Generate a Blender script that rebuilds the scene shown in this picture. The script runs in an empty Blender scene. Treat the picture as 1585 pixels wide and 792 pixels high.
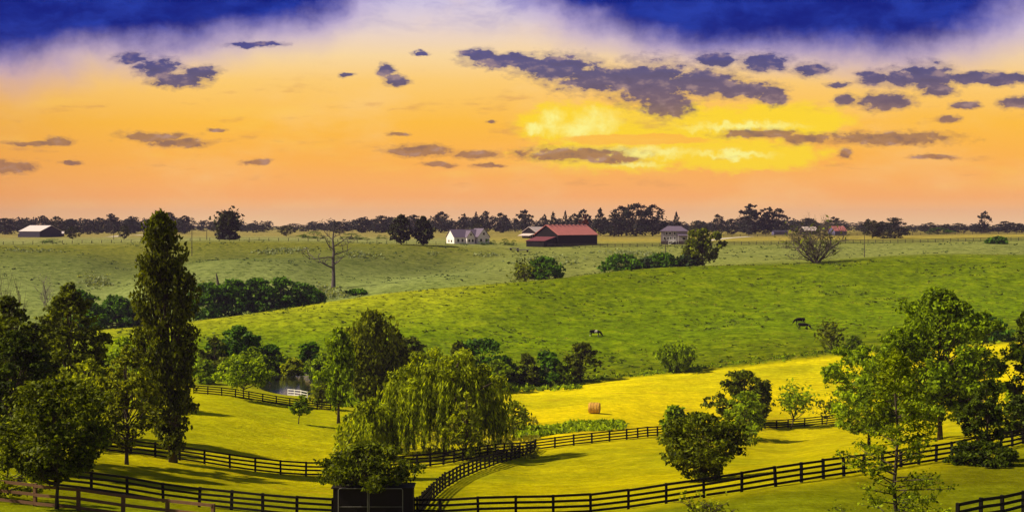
import bpy, math, random
import numpy as np
R = math.radians
SC = bpy.context.scene
COL = SC.collection
F = 2200.0          # focal length in photo pixels (50 mm lens on a 36 mm sensor)
HZ = 345.0          # photo row of the eye level
CX = 792.5
ZC = 36.0           # height of the camera above the valley floor

# ------------------------------------------------------------------ camera, sky, sun, exposure
cd = bpy.data.cameras.new('camera'); cam = bpy.data.objects.new('camera', cd); COL.objects.link(cam)
cam.location = (0, 0, ZC); cam.rotation_euler = (R(90), 0, 0)
cd.sensor_width = 36; cd.lens = 36 * F / 1585; cd.shift_y = -(396 - HZ) / 1585
cd.clip_start = 0.5; cd.clip_end = 20000
SC.camera = cam
SC.view_settings.view_transform = 'Standard'; SC.view_settings.look = 'None'
SC.view_settings.gamma = 1; SC.view_settings.use_curve_mapping = False
SC.view_settings.exposure = 0.5
SUN_EL, SUN_AZ = 42.0, -94.0      # elevation; azimuth from +Y (ahead), negative = left
sd = bpy.data.lights.new('sun', 'SUN'); sd.energy = 5.0; sd.angle = R(1.5); sd.color = (1.0, 0.86, 0.60)
sun = bpy.data.objects.new('sun', sd); COL.objects.link(sun)
sun.rotation_euler = (R(90 - SUN_EL), 0, R(180 - SUN_AZ))
sun.location = (-200, 100, 200)

def lin(r, g, b):
    f = lambda c: (c/255/12.92) if c/255 <= .04045 else ((c/255+.055)/1.055)**2.4
    return (f(r), f(g), f(b), 1)

class NT:
    """small helper around a node tree"""
    def __init__(s, tree): s.t = tree; s.n = tree.nodes; s.l = tree.links
    def node(s, kind, **kw):
        n = s.n.new(kind)
        for k, v in kw.items(): setattr(n, k, v)
        return n
    def put(s, sock, v):
        if isinstance(v, bpy.types.NodeSocket): s.l.new(v, sock)
        elif v is not None: sock.default_value = v
    def math(s, op, a, b=None, c=None, clamp=False):
        n = s.node('ShaderNodeMath', operation=op, use_clamp=clamp)
        s.put(n.inputs[0], a)
        if b is not None: s.put(n.inputs[1], b)
        if c is not None: s.put(n.inputs[2], c)
        return n.outputs[0]
    def vmath(s, op, a, b=None, c=None):
        n = s.node('ShaderNodeVectorMath', operation=op)
        s.put(n.inputs[0], a)
        if b is not None: s.put(n.inputs[1], b)
        if c is not None: s.put(n.inputs[2], c)
        return n.outputs[1] if op in ('LENGTH', 'DOT_PRODUCT', 'DISTANCE') else n.outputs[0]
    def sstep(s, v, a, b, lo=0.0, hi=1.0):
        n = s.node('ShaderNodeMapRange', interpolation_type='SMOOTHSTEP')
        s.put(n.inputs['Value'], v); n.inputs['From Min'].default_value = a; n.inputs['From Max'].default_value = b
        n.inputs['To Min'].default_value = lo; n.inputs['To Max'].default_value = hi
        return n.outputs['Result']
    def noise(s, vec, scale, detail=3, rough=.55, dist=0, color=False):
        n = s.node('ShaderNodeTexNoise'); s.put(n.inputs['Vector'], vec)
        n.inputs['Scale'].default_value = scale; n.inputs['Detail'].default_value = detail
        n.inputs['Roughness'].default_value = rough; n.inputs['Distortion'].default_value = dist
        return n.outputs['Color'] if color else n.outputs['Fac']
    def mix(s, fac, a, b, blend='MIX'):
        n = s.node('ShaderNodeMix', data_type='RGBA', blend_type=blend)
        s.put(n.inputs[0], fac); s.put(n.inputs[6], a); s.put(n.inputs[7], b)
        return n.outputs[2]
    def ramp(s, v, stops, interp='LINEAR'):
        n = s.node('ShaderNodeValToRGB'); n.color_ramp.interpolation = interp
        e = n.color_ramp.elements
        while len(e) < len(stops): e.new(0.5)
        for i, (p, c) in enumerate(sorted(stops, key=lambda q: q[0])):
            e[i].position = p; e[i].color = c
        s.put(n.inputs[0], v); return n.outputs[0]

# the sky: an evening gradient with clouds set by direction, the Nishita sky above it
wd = bpy.data.worlds.new('World'); SC.world = wd; wd.use_nodes = True
W = NT(wd.node_tree); W.n.clear()
tc = W.node('ShaderNodeTexCoord')
sp = W.node('ShaderNodeSeparateXYZ'); W.l.new(tc.outputs['Generated'], sp.inputs[0])
ay = W.math('MAXIMUM', W.math('ABSOLUTE', sp.outputs[1]), 0.02)
U = W.math('MULTIPLY_ADD', W.math('DIVIDE', sp.outputs[0], ay), F, CX)
V = W.math('MULTIPLY_ADD', W.math('DIVIDE', sp.outputs[2], ay), -F, HZ)
cb = W.node('ShaderNodeCombineXYZ'); W.put(cb.inputs[0], U); W.put(cb.inputs[1], V)
P = cb.outputs[0]
Pn = W.vmath('MULTIPLY', P, (1, 1.9, 1))
warp = W.vmath('SUBTRACT', W.noise(Pn, 0.022, 6, .62, color=True), (.5, .5, .5))
Pw = W.vmath('MULTIPLY_ADD', warp, (34, 20, 0), P)
def blobs(vec, lst):
    out = None
    for cx, cy, a, b in lst:
        d = W.vmath('LENGTH', W.vmath('MULTIPLY_ADD', vec, (1/a, 1/b, 0), (-cx/a, -cy/b, 0)))
        out = d if out is None else W.math('MINIMUM', out, d)
    return out
grad = W.ramp(W.math('DIVIDE', V, 345.0), [
    (0.0, lin(206, 196, 226)), (0.12, lin(232, 212, 208)), (0.25, lin(250, 216, 160)), (0.36, lin(254, 205, 115)),
    (0.55, lin(255, 190, 66)), (0.72, lin(255, 180, 78)), (0.88, lin(255, 177, 104)), (1.0, lin(255, 206, 150))])
nb = W.noise(W.vmath('MULTIPLY', P, (1, 2.2, 1)), 0.004, 4, .6)
grad = W.mix(W.sstep(nb, .45, .75, 0, .35), grad, lin(255, 214, 150))
# duller towards the far left
grad = W.mix(W.sstep(U, 350, -250, 0, .5), grad, lin(214, 140, 70))
# glowing yellow cumulus
gl = blobs(Pw, [(865,192,60,32),(930,190,70,30),(1050,195,150,32),(1215,183,100,24),(1255,190,55,20),(960,238,135,26),(1150,240,130,24),(1000,222,110,24)])
gl = W.math('MULTIPLY_ADD', W.math('SUBTRACT', fn, .5), 1.1, gl) if False else W.math('MULTIPLY_ADD', W.math('SUBTRACT', W.noise(Pn, 0.035, 6, .65), .5), 1.3, gl)
grad = W.mix(W.sstep(gl, 1.3, .72, 0, .95), grad, lin(255, 216, 48))
Pp = W.vmath('MULTIPLY_ADD', W.vmath('SUBTRACT', W.noise(P, 0.06, 6, .62, color=True), (.5, .5, .5)), (44, 36, 0), P)
pk = blobs(Pp, [(856,188,26,26),(925,188,44,26),(890,202,52,16),(1000,236,90,12),(985,256,50,7),(1150,196,110,9),(1130,240,80,8),(830,200,22,12)])
pn = W.noise(P, 0.035, 6, .62)
grad = W.mix(W.math('MULTIPLY', W.sstep(pk, 1.15, .15, 0, 1), W.sstep(pn, .32, .56, .45, 1)), grad, lin(255, 244, 140))
bar = blobs(Pw, [(985,216,120,8),(1010,212,60,8)])
grad = W.mix(W.sstep(bar, 1.1, .8, 0, .9), grad, lin(255, 188, 70))
# the wide blue rain clouds along the top
warp2 = W.vmath('SUBTRACT', W.noise(W.vmath('MULTIPLY', P, (1, 1.1, 1)), 0.006, 6, .58, color=True), (.5, .5, .5))
Pb = W.vmath('MULTIPLY_ADD', warp2, (150, 80, 0), P)
bl = blobs(Pb, [(150,-50,330,120),(-120,-20,350,120),(400,-60,160,110),(1120,-40,240,110),(1330,-50,280,126),(1600,-140,300,150),(960,-60,150,90),(-900,-100,700,200),(2400,-100,700,220)])
bcol = W.mix(W.sstep(W.noise(W.vmath('MULTIPLY', Pb, (1, 2.4, 1)), 0.008, 6, .6), .35, .7), lin(16, 32, 128), lin(38, 62, 168))
bcol = W.mix(W.sstep(V, 20, 120, 0, .45), bcol, lin(66, 62, 118))
grad = W.mix(W.sstep(bl, 1.6, .9, 0, .85), grad, lin(168, 152, 206))
wsp = W.sstep(W.noise(W.vmath('MULTIPLY', Pb, (1, 2.6, 1)), .007, 6, .62), .42, .72, 0, .75)
grad = W.mix(W.math('MULTIPLY', wsp, W.sstep(V, 75, -10)), grad, lin(120, 116, 190))
bl = W.math('MULTIPLY_ADD', W.math('SUBTRACT', W.noise(W.vmath('MULTIPLY', P, (1, .8, 1)), .02, 7, .6), .5), .30, bl)
grad = W.mix(W.sstep(bl, 1.24, .74, 0, 1), grad, bcol)
# thin brownish flecks and veils low in the sky
fl = W.noise(W.vmath('MULTIPLY', P, (.55, 2.6, 1)), .013, 7, .66)
flm = W.math('MULTIPLY', W.sstep(V, 80, 170), W.sstep(V, 320, 250))
grad = W.mix(W.math('MULTIPLY', flm, W.sstep(fl, .56, .70, 0, .42)), grad, lin(196, 136, 92))
fl2 = W.noise(W.vmath('MULTIPLY', P, (.4, 2.0, 1)), .009, 5, .6)
grad = W.mix(W.math('MULTIPLY', flm, W.sstep(fl2, .52, .68, 0, .35)), grad, lin(255, 205, 90))
# small broken dark clouds
dk = blobs(Pw, [(203,90,24,9),(245,106,34,14),(278,124,38,11),(312,112,24,10),(390,70,42,4),(598,110,13,9),(612,124,20,7),
    (742,84,26,8),(790,94,60,11),(860,104,60,19),(930,124,72,20),(1010,130,58,34),(1030,160,40,20),(1090,128,60,20),(1150,140,54,13),(1196,148,20,15),
    (1108,92,27,12),(1180,96,37,13),(1256,108,26,11),(1352,120,24,12),(1400,122,44,14),(1436,120,42,20),(1530,122,80,9),(1452,140,26,9),
    (1370,158,42,12),(1306,155,14,9),(1572,159,24,9),(1494,163,22,6)])
dk2 = blobs(Pw, [(240,211,48,7),(278,222,46,6),(58,222,46,4),(92,218,20,6),(18,258,34,10),(650,233,50,9),(740,240,32,7),
    (680,255,26,4),(756,258,20,3),(885,238,82,10),(950,247,36,5),(1185,208,66,6),(1250,214,40,7),(1380,215,92,10),(1444,244,36,4),
    (616,208,18,3),(396,251,20,4),(336,202,15,3),(108,251,16,4),(1468,184,16,6),(1300,131,18,4),(1308,238,10,7),(650,82,14,3),(536,116,10,4),(760,188,8,3)])
fn = W.noise(Pn, 0.05, 6, .6)
dk = W.math('MINIMUM', dk, dk2)
dn = W.math('MULTIPLY_ADD', W.math('SUBTRACT', fn, .5), 1.9, dk)
a = W.math('MAXIMUM', W.sstep(dn, 1.24, .74), W.sstep(dn, 1.6, 1.0, 0, .38))
dcol = W.ramp(W.math('DIVIDE', V, 345.0), [(0.2, lin(58, 64, 136)), (0.33, lin(74, 74, 124)), (0.46, lin(108, 90, 112)), (0.6, lin(166, 122, 86)), (0.8, lin(172, 120, 84))])
Pup = W.vmath('ADD', Pn, (5, -18, 0))
lit = W.math('SUBTRACT', W.noise(Pn, 0.028, 5, .55), W.noise(Pup, 0.028, 5, .55))
dcol = W.mix(W.sstep(lit, .0, .26, 0, .5), dcol, lin(190, 156, 150))
dcol = W.mix(W.sstep(lit, .0, -.2, 0, .35), dcol, lin(58, 58, 100))
grad = W.mix(W.math('MULTIPLY', a, .93), grad, dcol)
sky = W.node('ShaderNodeTexSky', sky_type='NISHITA'); sky.sun_disc = False
sky.sun_elevation = R(SUN_EL); sky.sun_rotation = R(SUN_AZ); sky.air_density = 1.5; sky.dust_density = 2
nish = W.vmath('SCALE', sky.outputs[0]); nish.node.inputs['Scale'].default_value = 0.05
hi = W.sstep(V, -60, -520)
tot = W.mix(hi, grad, nish)
bg = W.node('ShaderNodeBackground'); W.put(bg.inputs[0], tot); bg.inputs[1].default_value = 0.7071
wo = W.node('ShaderNodeOutputWorld'); W.l.new(bg.outputs[0], wo.inputs[0])
wd.cycles.sampling_method = 'MANUAL'; wd.cycles.sample_map_resolution = 512

# ------------------------------------------------------------------ materials
MATS = {}
def newmat(name):
    m = bpy.data.materials.new(name); m.use_nodes = True; t = NT(m.node_tree)
    return m, t, t.n['Principled BSDF']
def plain(name, c, rough=.7, var=.25, scale=3, metal=0, bump=0, spec=.25):
    if name in MATS: return MATS[name]
    m, t, p = newmat(name)
    tcn = t.node('ShaderNodeTexCoord')
    nz = t.noise(tcn.outputs['Object'], scale, 4)
    c4 = (*c, 1)
    t.put(p.inputs['Base Color'], t.mix(nz, tuple(v*(1-var) for v in c)+(1,), tuple(min(1, v*(1+var)) for v in c)+(1,)))
    p.inputs['Roughness'].default_value = rough; p.inputs['Metallic'].default_value = metal; p.inputs['Specular IOR Level'].default_value = spec
    if bump:
        b = t.node('ShaderNodeBump'); b.inputs['Strength'].default_value = bump; b.inputs['Distance'].default_value = .05
        t.put(b.inputs['Height'], nz); t.l.new(b.outputs[0], p.inputs['Normal'])
    MATS[name] = m; return m
def boards(name, c, width=.25, axis=0, rough=.75, var=.3):
    """vertical boards: streaked noise plus grooves"""
    if name in MATS: return MATS[name]
    m, t, p = newmat(name); p.inputs['Specular IOR Level'].default_value = .15
    tcn = t.node('ShaderNodeTexCoord')
    v = t.vmath('MULTIPLY', tcn.outputs['Object'], (1/width, 1/width, .15))
    nz = t.noise(v, 1.0, 4)
    t.put(p.inputs['Base Color'], t.mix(nz, tuple(x*(1-var) for x in c)+(1,), tuple(x*(1+var) for x in c)+(1,)))
    p.inputs['Roughness'].default_value = rough
    MATS[name] = m; return m
def leafmat(name, c, c2=None, trans=.32, var=.45):
    if name in MATS: return MATS[name]
    m, t, p = newmat(name)
    g = t.node('ShaderNodeNewGeometry'); tcn = t.node('ShaderNodeTexCoord')
    c2 = c2 or (c[0]*1.5, c[1]*1.25, c[2])
    big = t.sstep(t.noise(tcn.outputs['Object'], .45, 2), .35, .68)
    k = t.math('MULTIPLY_ADD', t.math('POWER', g.outputs['Random Per Island'], 1.8), .75, t.math('MULTIPLY', big, .25))  # random leaves brightened in colour to stand for sunlit specks
    col = t.mix(k, tuple(x*(1-var) for x in c)+(1,), (*c2, 1))
    t.put(p.inputs['Base Color'], col); p.inputs['Roughness'].default_value = .55
    p.inputs['Specular IOR Level'].default_value = .08
    tr = t.node('ShaderNodeBsdfTranslucent')
    t.put(tr.inputs[0], t.mix(1.0, col, (1.6, 1.5, .3, 1), 'MULTIPLY'))
    mx = t.node('ShaderNodeMixShader'); mx.inputs[0].default_value = trans
    t.l.new(p.outputs[0], mx.inputs[1]); t.l.new(tr.outputs[0], mx.inputs[2])
    t.l.new(mx.outputs[0], t.n['Material Output'].inputs[0])
    MATS[name] = m; return m
L_DARK = leafmat('leaf_dark', (.008, .018, .001), (.23, .28, .002), .35)
L_YDK = leafmat('leaf_lit_dark', (.010, .022, .001), (.42, .46, .003), .4)
L_DEEP = leafmat('leaf_deep', (.006, .014, .001), (.12, .17, .002))
L_MID = leafmat('leaf_mid', (.026, .060, .001), (.40, .56, .004), .45)
L_BRI = leafmat('leaf_bright', (.060, .120, .002), (.50, .66, .005), .5)
L_YEL = leafmat('leaf_yellow', (.08, .12, .002), (.50, .56, .005), .45)
L_YNG = leafmat('leaf_young', (.045, .08, .002), (.42, .52, .005), .45)
L_OLI = leafmat('leaf_olive', (.030, .045, .002), (.28, .33, .004), .4)
L_POP = leafmat('leaf_poplar', (.020, .030, .001), (.20, .23, .003), .35)
L_WIL = leafmat('leaf_willow', (.055, .085, .002), (.56, .66, .006), .5)
L_HED = leafmat('leaf_hedge', (.014, .048, .002), (.15, .32, .004), .4)
L_FAR = leafmat('leaf_far', (.016, .018, .024), (.045, .050, .034), .15)  # purple of the distance haze mixed into the leaf colour
L_FARO = leafmat('leaf_far_olive', (.022, .028, .010), (.06, .065, .018), .15)
L_RED = leafmat('leaf_red', (.09, .020, .015), (.16, .035, .02), .2)
L_SHRUB = leafmat('leaf_shrub', (.035, .070, .030), (.08, .13, .04))
BARK = plain('bark', (.055, .040, .028), .9, .4, 6, bump=.5)
BARKG = plain('bark_grey', (.17, .145, .13), .9, .35, 6, bump=.5)
BARKB = plain('bark_bare', (.075, .060, .050), .9, .35, 6)

# ------------------------------------------------------------------ mesh helpers
class MB:
    def __init__(s): s.v = []; s.f = []
    def tube(s, pts, rad, n=6, cap=True):
        pts = [np.array(p, float) for p in pts]; k0 = len(s.v); m = len(pts)
        for i, p in enumerate(pts):
            d = pts[min(i+1, m-1)] - pts[max(i-1, 0)]; d = d/(np.linalg.norm(d)+1e-9)
            a = np.cross(d, (0, 1, 0.1) if abs(d[1]) < .9 else (1, 0, 0)); a /= np.linalg.norm(a)+1e-9; b = np.cross(d, a)
            for j in range(n):
                t = 2*math.pi*j/n; s.v.append(tuple(p + rad[i]*(math.cos(t)*a + math.sin(t)*b)))
        for i in range(m-1):
            for j in range(n):
                s.f.append((k0+i*n+j, k0+i*n+(j+1) % n, k0+(i+1)*n+(j+1) % n, k0+(i+1)*n+j))
        if cap:
            s.f.append(tuple(k0+j for j in range(n))[::-1]); s.f.append(tuple(k0+(m-1)*n+j for j in range(n)))
    def box(s, c, size, rot=0, jit=0):
        cx, cy, cz = c; a, b, h = size[0]/2, size[1]/2, size[2]/2; k = len(s.v)
        co, si = math.cos(rot), math.sin(rot)
        for dz in (-h, h):
            for dx, dy in ((-a, -b), (a, -b), (a, b), (-a, b)):
                s.v.append((cx+dx*co-dy*si, cy+dx*si+dy*co, cz+dz))
        s.f += [(k+3, k+2, k+1, k), (k+4, k+5, k+6, k+7)] + [(k+i, k+(i+1) % 4, k+4+(i+1) % 4, k+4+i) for i in range(4)]
    def beam(s, p, q, w, h):
        """a board from p to q: w thick, h high, ends vertical"""
        p = np.array(p, float); q = np.array(q, float); d = q-p; n = np.array((-d[1], d[0], 0)); n /= np.linalg.norm(n)+1e-9
        k = len(s.v)
        for e in (p, q):
            for sx, sz in ((-1, -1), (1, -1), (1, 1), (-1, 1)):
                s.v.append(tuple(e + n*sx*w/2 + np.array((0, 0, sz*h/2))))
        s.f += [(k, k+1, k+2, k+3), (k+7, k+6, k+5, k+4)] + [(k+(i+1) % 4, k+i, k+4+i, k+4+(i+1) % 4) for i in range(4)]
    def poly(s, pts):
        k = len(s.v); s.v += [tuple(p) for p in pts]; s.f.append(tuple(range(k, k+len(pts))))
    def slab(s, pts, t):
        """a planar polygon given thickness t along its normal"""
        P_ = [np.array(p, float) for p in pts]; n = np.cross(P_[1]-P_[0], P_[2]-P_[0]); n /= np.linalg.norm(n)
        k = len(s.v); m = len(P_)
        s.v += [tuple(p) for p in P_] + [tuple(p - n*t) for p in P_]
        s.f.append(tuple(range(k, k+m))); s.f.append(tuple(range(k+2*m-1, k+m-1, -1)))
        for i in range(m): s.f.append((k+(i+1) % m, k+i, k+m+i, k+m+(i+1) % m))
    def build(s, name, m, parent=None, smooth=False):
        me = bpy.data.meshes.new(name); me.from_pydata(s.v, [], s.f); me.update()
        if smooth: me.polygons.foreach_set('use_smooth', [True]*len(me.polygons))
        return link(name, me, m, parent)
def link(name, me, m=None, parent=None):
    if m is not None and not me.materials: me.materials.append(m)
    o = bpy.data.objects.new(name, me); COL.objects.link(o)
    if parent: o.parent = parent
    return o
def quadmesh(name, V_, m, parent=None):
    """V_: (n,4,3) array of loose quads"""
    n = len(V_); me = bpy.data.meshes.new(name)
    me.vertices.add(n*4); me.vertices.foreach_set('co', np.ascontiguousarray(V_, np.float32).ravel())
    me.loops.add(n*4); me.loops.foreach_set('vertex_index', np.arange(n*4, dtype=np.int32))
    me.polygons.add(n); me.polygons.foreach_set('loop_start', np.arange(0, n*4, 4, dtype=np.int32))
    me.update(calc_edges=True); me.validate()
    return link(name, me, m, parent)
def tag(o, label=None, cat=None, group=None, kind=None):
    if label: o['label'] = label
    if cat: o['category'] = cat
    if group: o['group'] = group
    if kind: o['kind'] = kind
    return o
def empty(name, loc, rz=0, **kw):
    o = bpy.data.objects.new(name, None); COL.objects.link(o); o.location = loc; o.rotation_euler.z = rz
    o.empty_display_size = .5
    return tag(o, **kw)
def dup(root, loc, rz=0, s=(1, 1, 1)):
    r = root.copy(); COL.objects.link(r); r.location = loc; r.rotation_euler.z = rz; r.scale = s
    for ch in list(root.children):
        c = ch.copy(); COL.objects.link(c); c.parent = r
        for g in list(ch.children):
            d = g.copy(); COL.objects.link(d); d.parent = c
    return r

# ------------------------------------------------------------------ terrain: a height field
def pchip(x, y, xi):
    x = np.array(x, float); y = np.array(y, float); h = np.diff(x); d = np.diff(y)/h
    m = np.zeros(len(x)); m[0] = d[0]; m[-1] = d[-1]
    for i in range(1, len(x)-1):
        if d[i-1]*d[i] > 0:
            w1 = 2*h[i]+h[i-1]; w2 = h[i]+2*h[i-1]; m[i] = (w1+w2)/(w1/d[i-1]+w2/d[i])
    xi = np.clip(xi, x[0], x[-1]); k = np.clip(np.searchsorted(x, xi, 'right')-1, 0, len(x)-2)
    t = (xi-x[k])/h[k]
    return ((1+2*t)*(1-t)**2*y[k] + t*(1-t)**2*h[k]*m[k] + t*t*(3-2*t)*y[k+1] + t*t*(t-1)*h[k]*m[k+1])
def st(pts):      # (bearing px, distance, row) -> px, distance, height relative to the eye
    return [(p, d, -(y-HZ)/F*d) for p, d, y in pts]
def zz(pts): return [(p, d, z) for p, d, z in pts]
ST = [
 zz([(-1000, -150, -2.2), (2600, -150, -2.2)]),
 zz([(-1000, 0, -1.7), (2600, 0, -1.7)]),
 zz([(-1000, 12, -4.0), (2600, 12, -4.0)]),
 zz([(-1000, 35, -10.0), (2600, 35, -10.0)]),
 zz([(-1000, 60, -14.2), (2600, 60, -14.2)]),
 zz([(-1000, 77, -14.8), (0, 77, -15.5), (400, 77, -16.6), (800, 77, -17.3), (1200, 77, -16.2), (1585, 80, -16.4), (2600, 80, -16)]),
 # A: near paddock fence
 st([(-1000, 100, 700), (0, 100, 742), (62, 100, 752), (172, 100, 766), (324, 100, 787), (428, 98, 798), (560, 97, 803), (640, 97, 803), (760, 96, 798), (906, 96, 796),
     (967, 96, 790), (1029, 96, 781), (1090, 96, 772), (1152, 96, 762.5), (1216, 97, 753.5), (1276, 100, 743.7), (1471, 112, 709), (1585, 125, 684), (2600, 150, 600)]),
 # B: middle fence
 st([(-1000, 140, 640), (0, 140, 672), (179, 138, 696), (302, 137, 712.7), (381, 137, 725.6), (451, 137, 735), (500, 138, 737.5), (592, 146, 727.5), (660, 152, 722), (694, 156, 717.5),
     (763, 168, 706), (828, 180, 701), (898, 185, 688.8), (973, 190, 680.6), (1060, 205, 672), (1160, 228, 664), (1223, 235, 661), (1285, 236, 655), (1400, 228, 650), (1585, 205, 645), (2600, 200, 600)]),
 # C
 st([(-1000, 225, 590), (0, 225, 596), (343, 225, 611), (421, 225, 623), (508, 225, 634), (650, 232, 640), (800, 238, 645), (920, 240, 636), (1060, 255, 636), (1223, 270, 622), (1400, 262, 616), (1585, 252, 600), (2600, 250, 560)]),
 # E: edge between mown hay and the rough valley bottom
 st([(-1000, 300, 550), (0, 300, 568), (400, 300, 576), (600, 300, 590), (800, 300, 600), (1000, 310, 582), (1140, 315, 568), (1280, 320, 552), (1585, 330, 530), (2600, 340, 480)]),
 # mid hill
 st([(-1000, 322, 535), (0, 322, 546), (400, 338, 530), (600, 352, 520), (921, 362, 519), (1240, 378, 497), (1585, 392, 470), (2600, 400, 430)]),
 # R: crest of the green hill
 st([(-1000, 350, 522), (0, 350, 522), (130, 350, 513), (300, 370, 497), (400, 385, 485), (600, 410, 455), (800, 435, 435), (1000, 460, 419), (1150, 475, 408), (1300, 480, 403), (1400, 480, 400), (1585, 480, 393), (2600, 480, 380)]),
 # dip behind the crest
 zz([(-1000, 385, -31), (0, 385, -30.5), (300, 402, -28.5), (400, 415, -27), (600, 445, -23), (800, 470, -20.2), (1000, 495, -17), (1150, 508, -14.6), (1400, 515, -13.0), (1585, 515, -11.4), (2600, 515, -9)]),
 st([(-1000, 460, 440), (0, 460, 443), (90, 460, 452), (170, 460, 458), (260, 460, 440), (340, 460, 438), (430, 462, 436), (515, 468, 446), (620, 480, 440), (700, 490, 431), (800, 505, 425), (1000, 525, 411), (1150, 530, 402), (1400, 540, 393), (1585, 540, 388), (2600, 540, 380)]),
 st([(-1000, 540, 400), (0, 540, 398), (120, 540, 402), (210, 540, 416), (330, 540, 398), (480, 540, 400), (600, 545, 402), (700, 545, 407), (800, 555, 400), (1000, 565, 396), (1150, 565, 391), (1400, 570, 385), (1585, 570, 382), (2600, 570, 380)]),
 # F: far fence
 st([(-1000, 615, 378), (0, 615, 378), (180, 615, 375), (400, 615, 372.5), (600, 615, 376), (800, 620, 381), (950, 620, 381), (1200, 620, 377.5), (1400, 620, 375), (1585, 620, 371), (2600, 620, 368)]),
 st([(-1000, 850, 364), (0, 850, 366), (400, 850, 364), (700, 850, 366), (1000, 850, 367), (1300, 850, 365), (1585, 850, 362), (2600, 850, 360)]),
 st([(-1000, 1300, 356), (0, 1300, 359), (700, 1300, 356), (1000, 1300, 357), (1585, 1300, 357), (2600, 1300, 357)]),
 zz([(-1000, 3200, -8), (2600, 3200, -8)]),
]
PXG = np.arange(-1000, 2601, 10.0)
DK = np.array([pchip([q[0] for q in s_], [q[1] for q in s_], PXG) for s_ in ST])
ZK = np.array([pchip([q[0] for q in s_], [q[2] for q in s_], PXG) for s_ in ST])
def smooth(a, n):
    k = np.hanning(n+2)[1:-1]; k /= k.sum(); p = np.pad(a, n//2, mode='edge'); return np.convolve(p, k, 'valid')[:len(a)]
DK = np.array([smooth(a_, 7) for a_ in DK]); ZK = np.array([smooth(a_, 7) for a_ in ZK])
LG = np.linspace(0, 1, 1100)
DG = -150 + 3350*(LG**2.2)
DG = np.unique(np.concatenate([DG, np.arange(60, 700, 1.5)]))
TAB = np.array([pchip(DK[:, i], ZK[:, i], DG) for i in range(len(PXG))])       # px, D
for _ in range(2): TAB[:, 1:-1] = (TAB[:, :-2] + 2*TAB[:, 1:-1] + TAB[:, 2:])/4
def H0(px, D):
    px = np.clip(px, PXG[0], PXG[-1]-1e-3); D = np.clip(D, DG[0], DG[-1]-1e-3)
    i = ((px-PXG[0])/10).astype(int); fx = (px-PXG[0])/10 - i
    j = np.clip(np.searchsorted(DG, D, 'right')-1, 0, len(DG)-2); fy = (D-DG[j])/(DG[j+1]-DG[j])
    return (TAB[i, j]*(1-fx)*(1-fy) + TAB[i+1, j]*fx*(1-fy) + TAB[i, j+1]*(1-fx)*fy + TAB[i+1, j+1]*fx*fy)
def bump(X, Y):
    return (.10*np.sin(X/9+1.3*np.sin(Y/23))*np.sin(Y/13+.7) + .12*np.sin(X/21+Y/34+2)*np.cos(Y/27-X/60)
            + .035*np.sin(X/2.9+Y/5.1)*np.sin(Y/3.3-X/6.7))
def pxof(X, Y): return CX + F*X/np.maximum(Y, 30.0)
def kE(px): return np.interp(px, PXG, DK[9])
def kR(px): return np.interp(px, PXG, DK[11])
def H(X, Y):
    X = np.asarray(X, float); Y = np.asarray(Y, float)
    z = H0(pxof(X, Y), Y) + bump(X, Y)*np.clip(Y/80, .2, 1)
    px = pxof(X, Y)
    pond = np.exp(-(((px-446)/40)**2 + ((Y-272)/17)**2)**2)
    k1 = np.clip((Y-430)/40, 0, 1)*np.clip((605-Y)/50, 0, 1)
    z = z + k1*(1.5*np.sin(X/24+Y/60+.6)*np.cos(Y/19-X/70)+.8*np.sin(X/13-Y/22))
    k2 = np.clip((Y-kE(px)-12)/25, 0, 1)*np.clip((kR(px)-Y)/25, 0, 1)
    z = z + k2*(.55*np.sin(X/14+Y/26)*np.sin(Y/15+X/90)+.35*np.sin(X/6.5-Y/11))
    return z - 2.2*pond + ZC
def hz(px, D):
    px = float(px); D = float(D); X = (px-CX)/F*D
    return float(H(np.array([X]), np.array([D]))[0])
def W3(px, D, dz=0):
    return ((px-CX)/F*D, D, hz(px, D)+dz)
def rowof(px, D): return HZ - (hz(px, D)-ZC)/D*F
_DS = np.concatenate([np.arange(62, 700, .5), np.arange(700, 3000, 5.)])
def dist(px, py, dmin=62):
    """distance at which the ground is seen at photo position px, py"""
    X = (px-CX)/F*_DS; y = HZ - (H(X, _DS)-ZC)/_DS*F
    k = np.where((y <= py) & (_DS >= dmin))[0]
    return float(_DS[k[0]]) if len(k) else 1200.0
def kE(px): return np.interp(px, PXG, DK[9])

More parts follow.
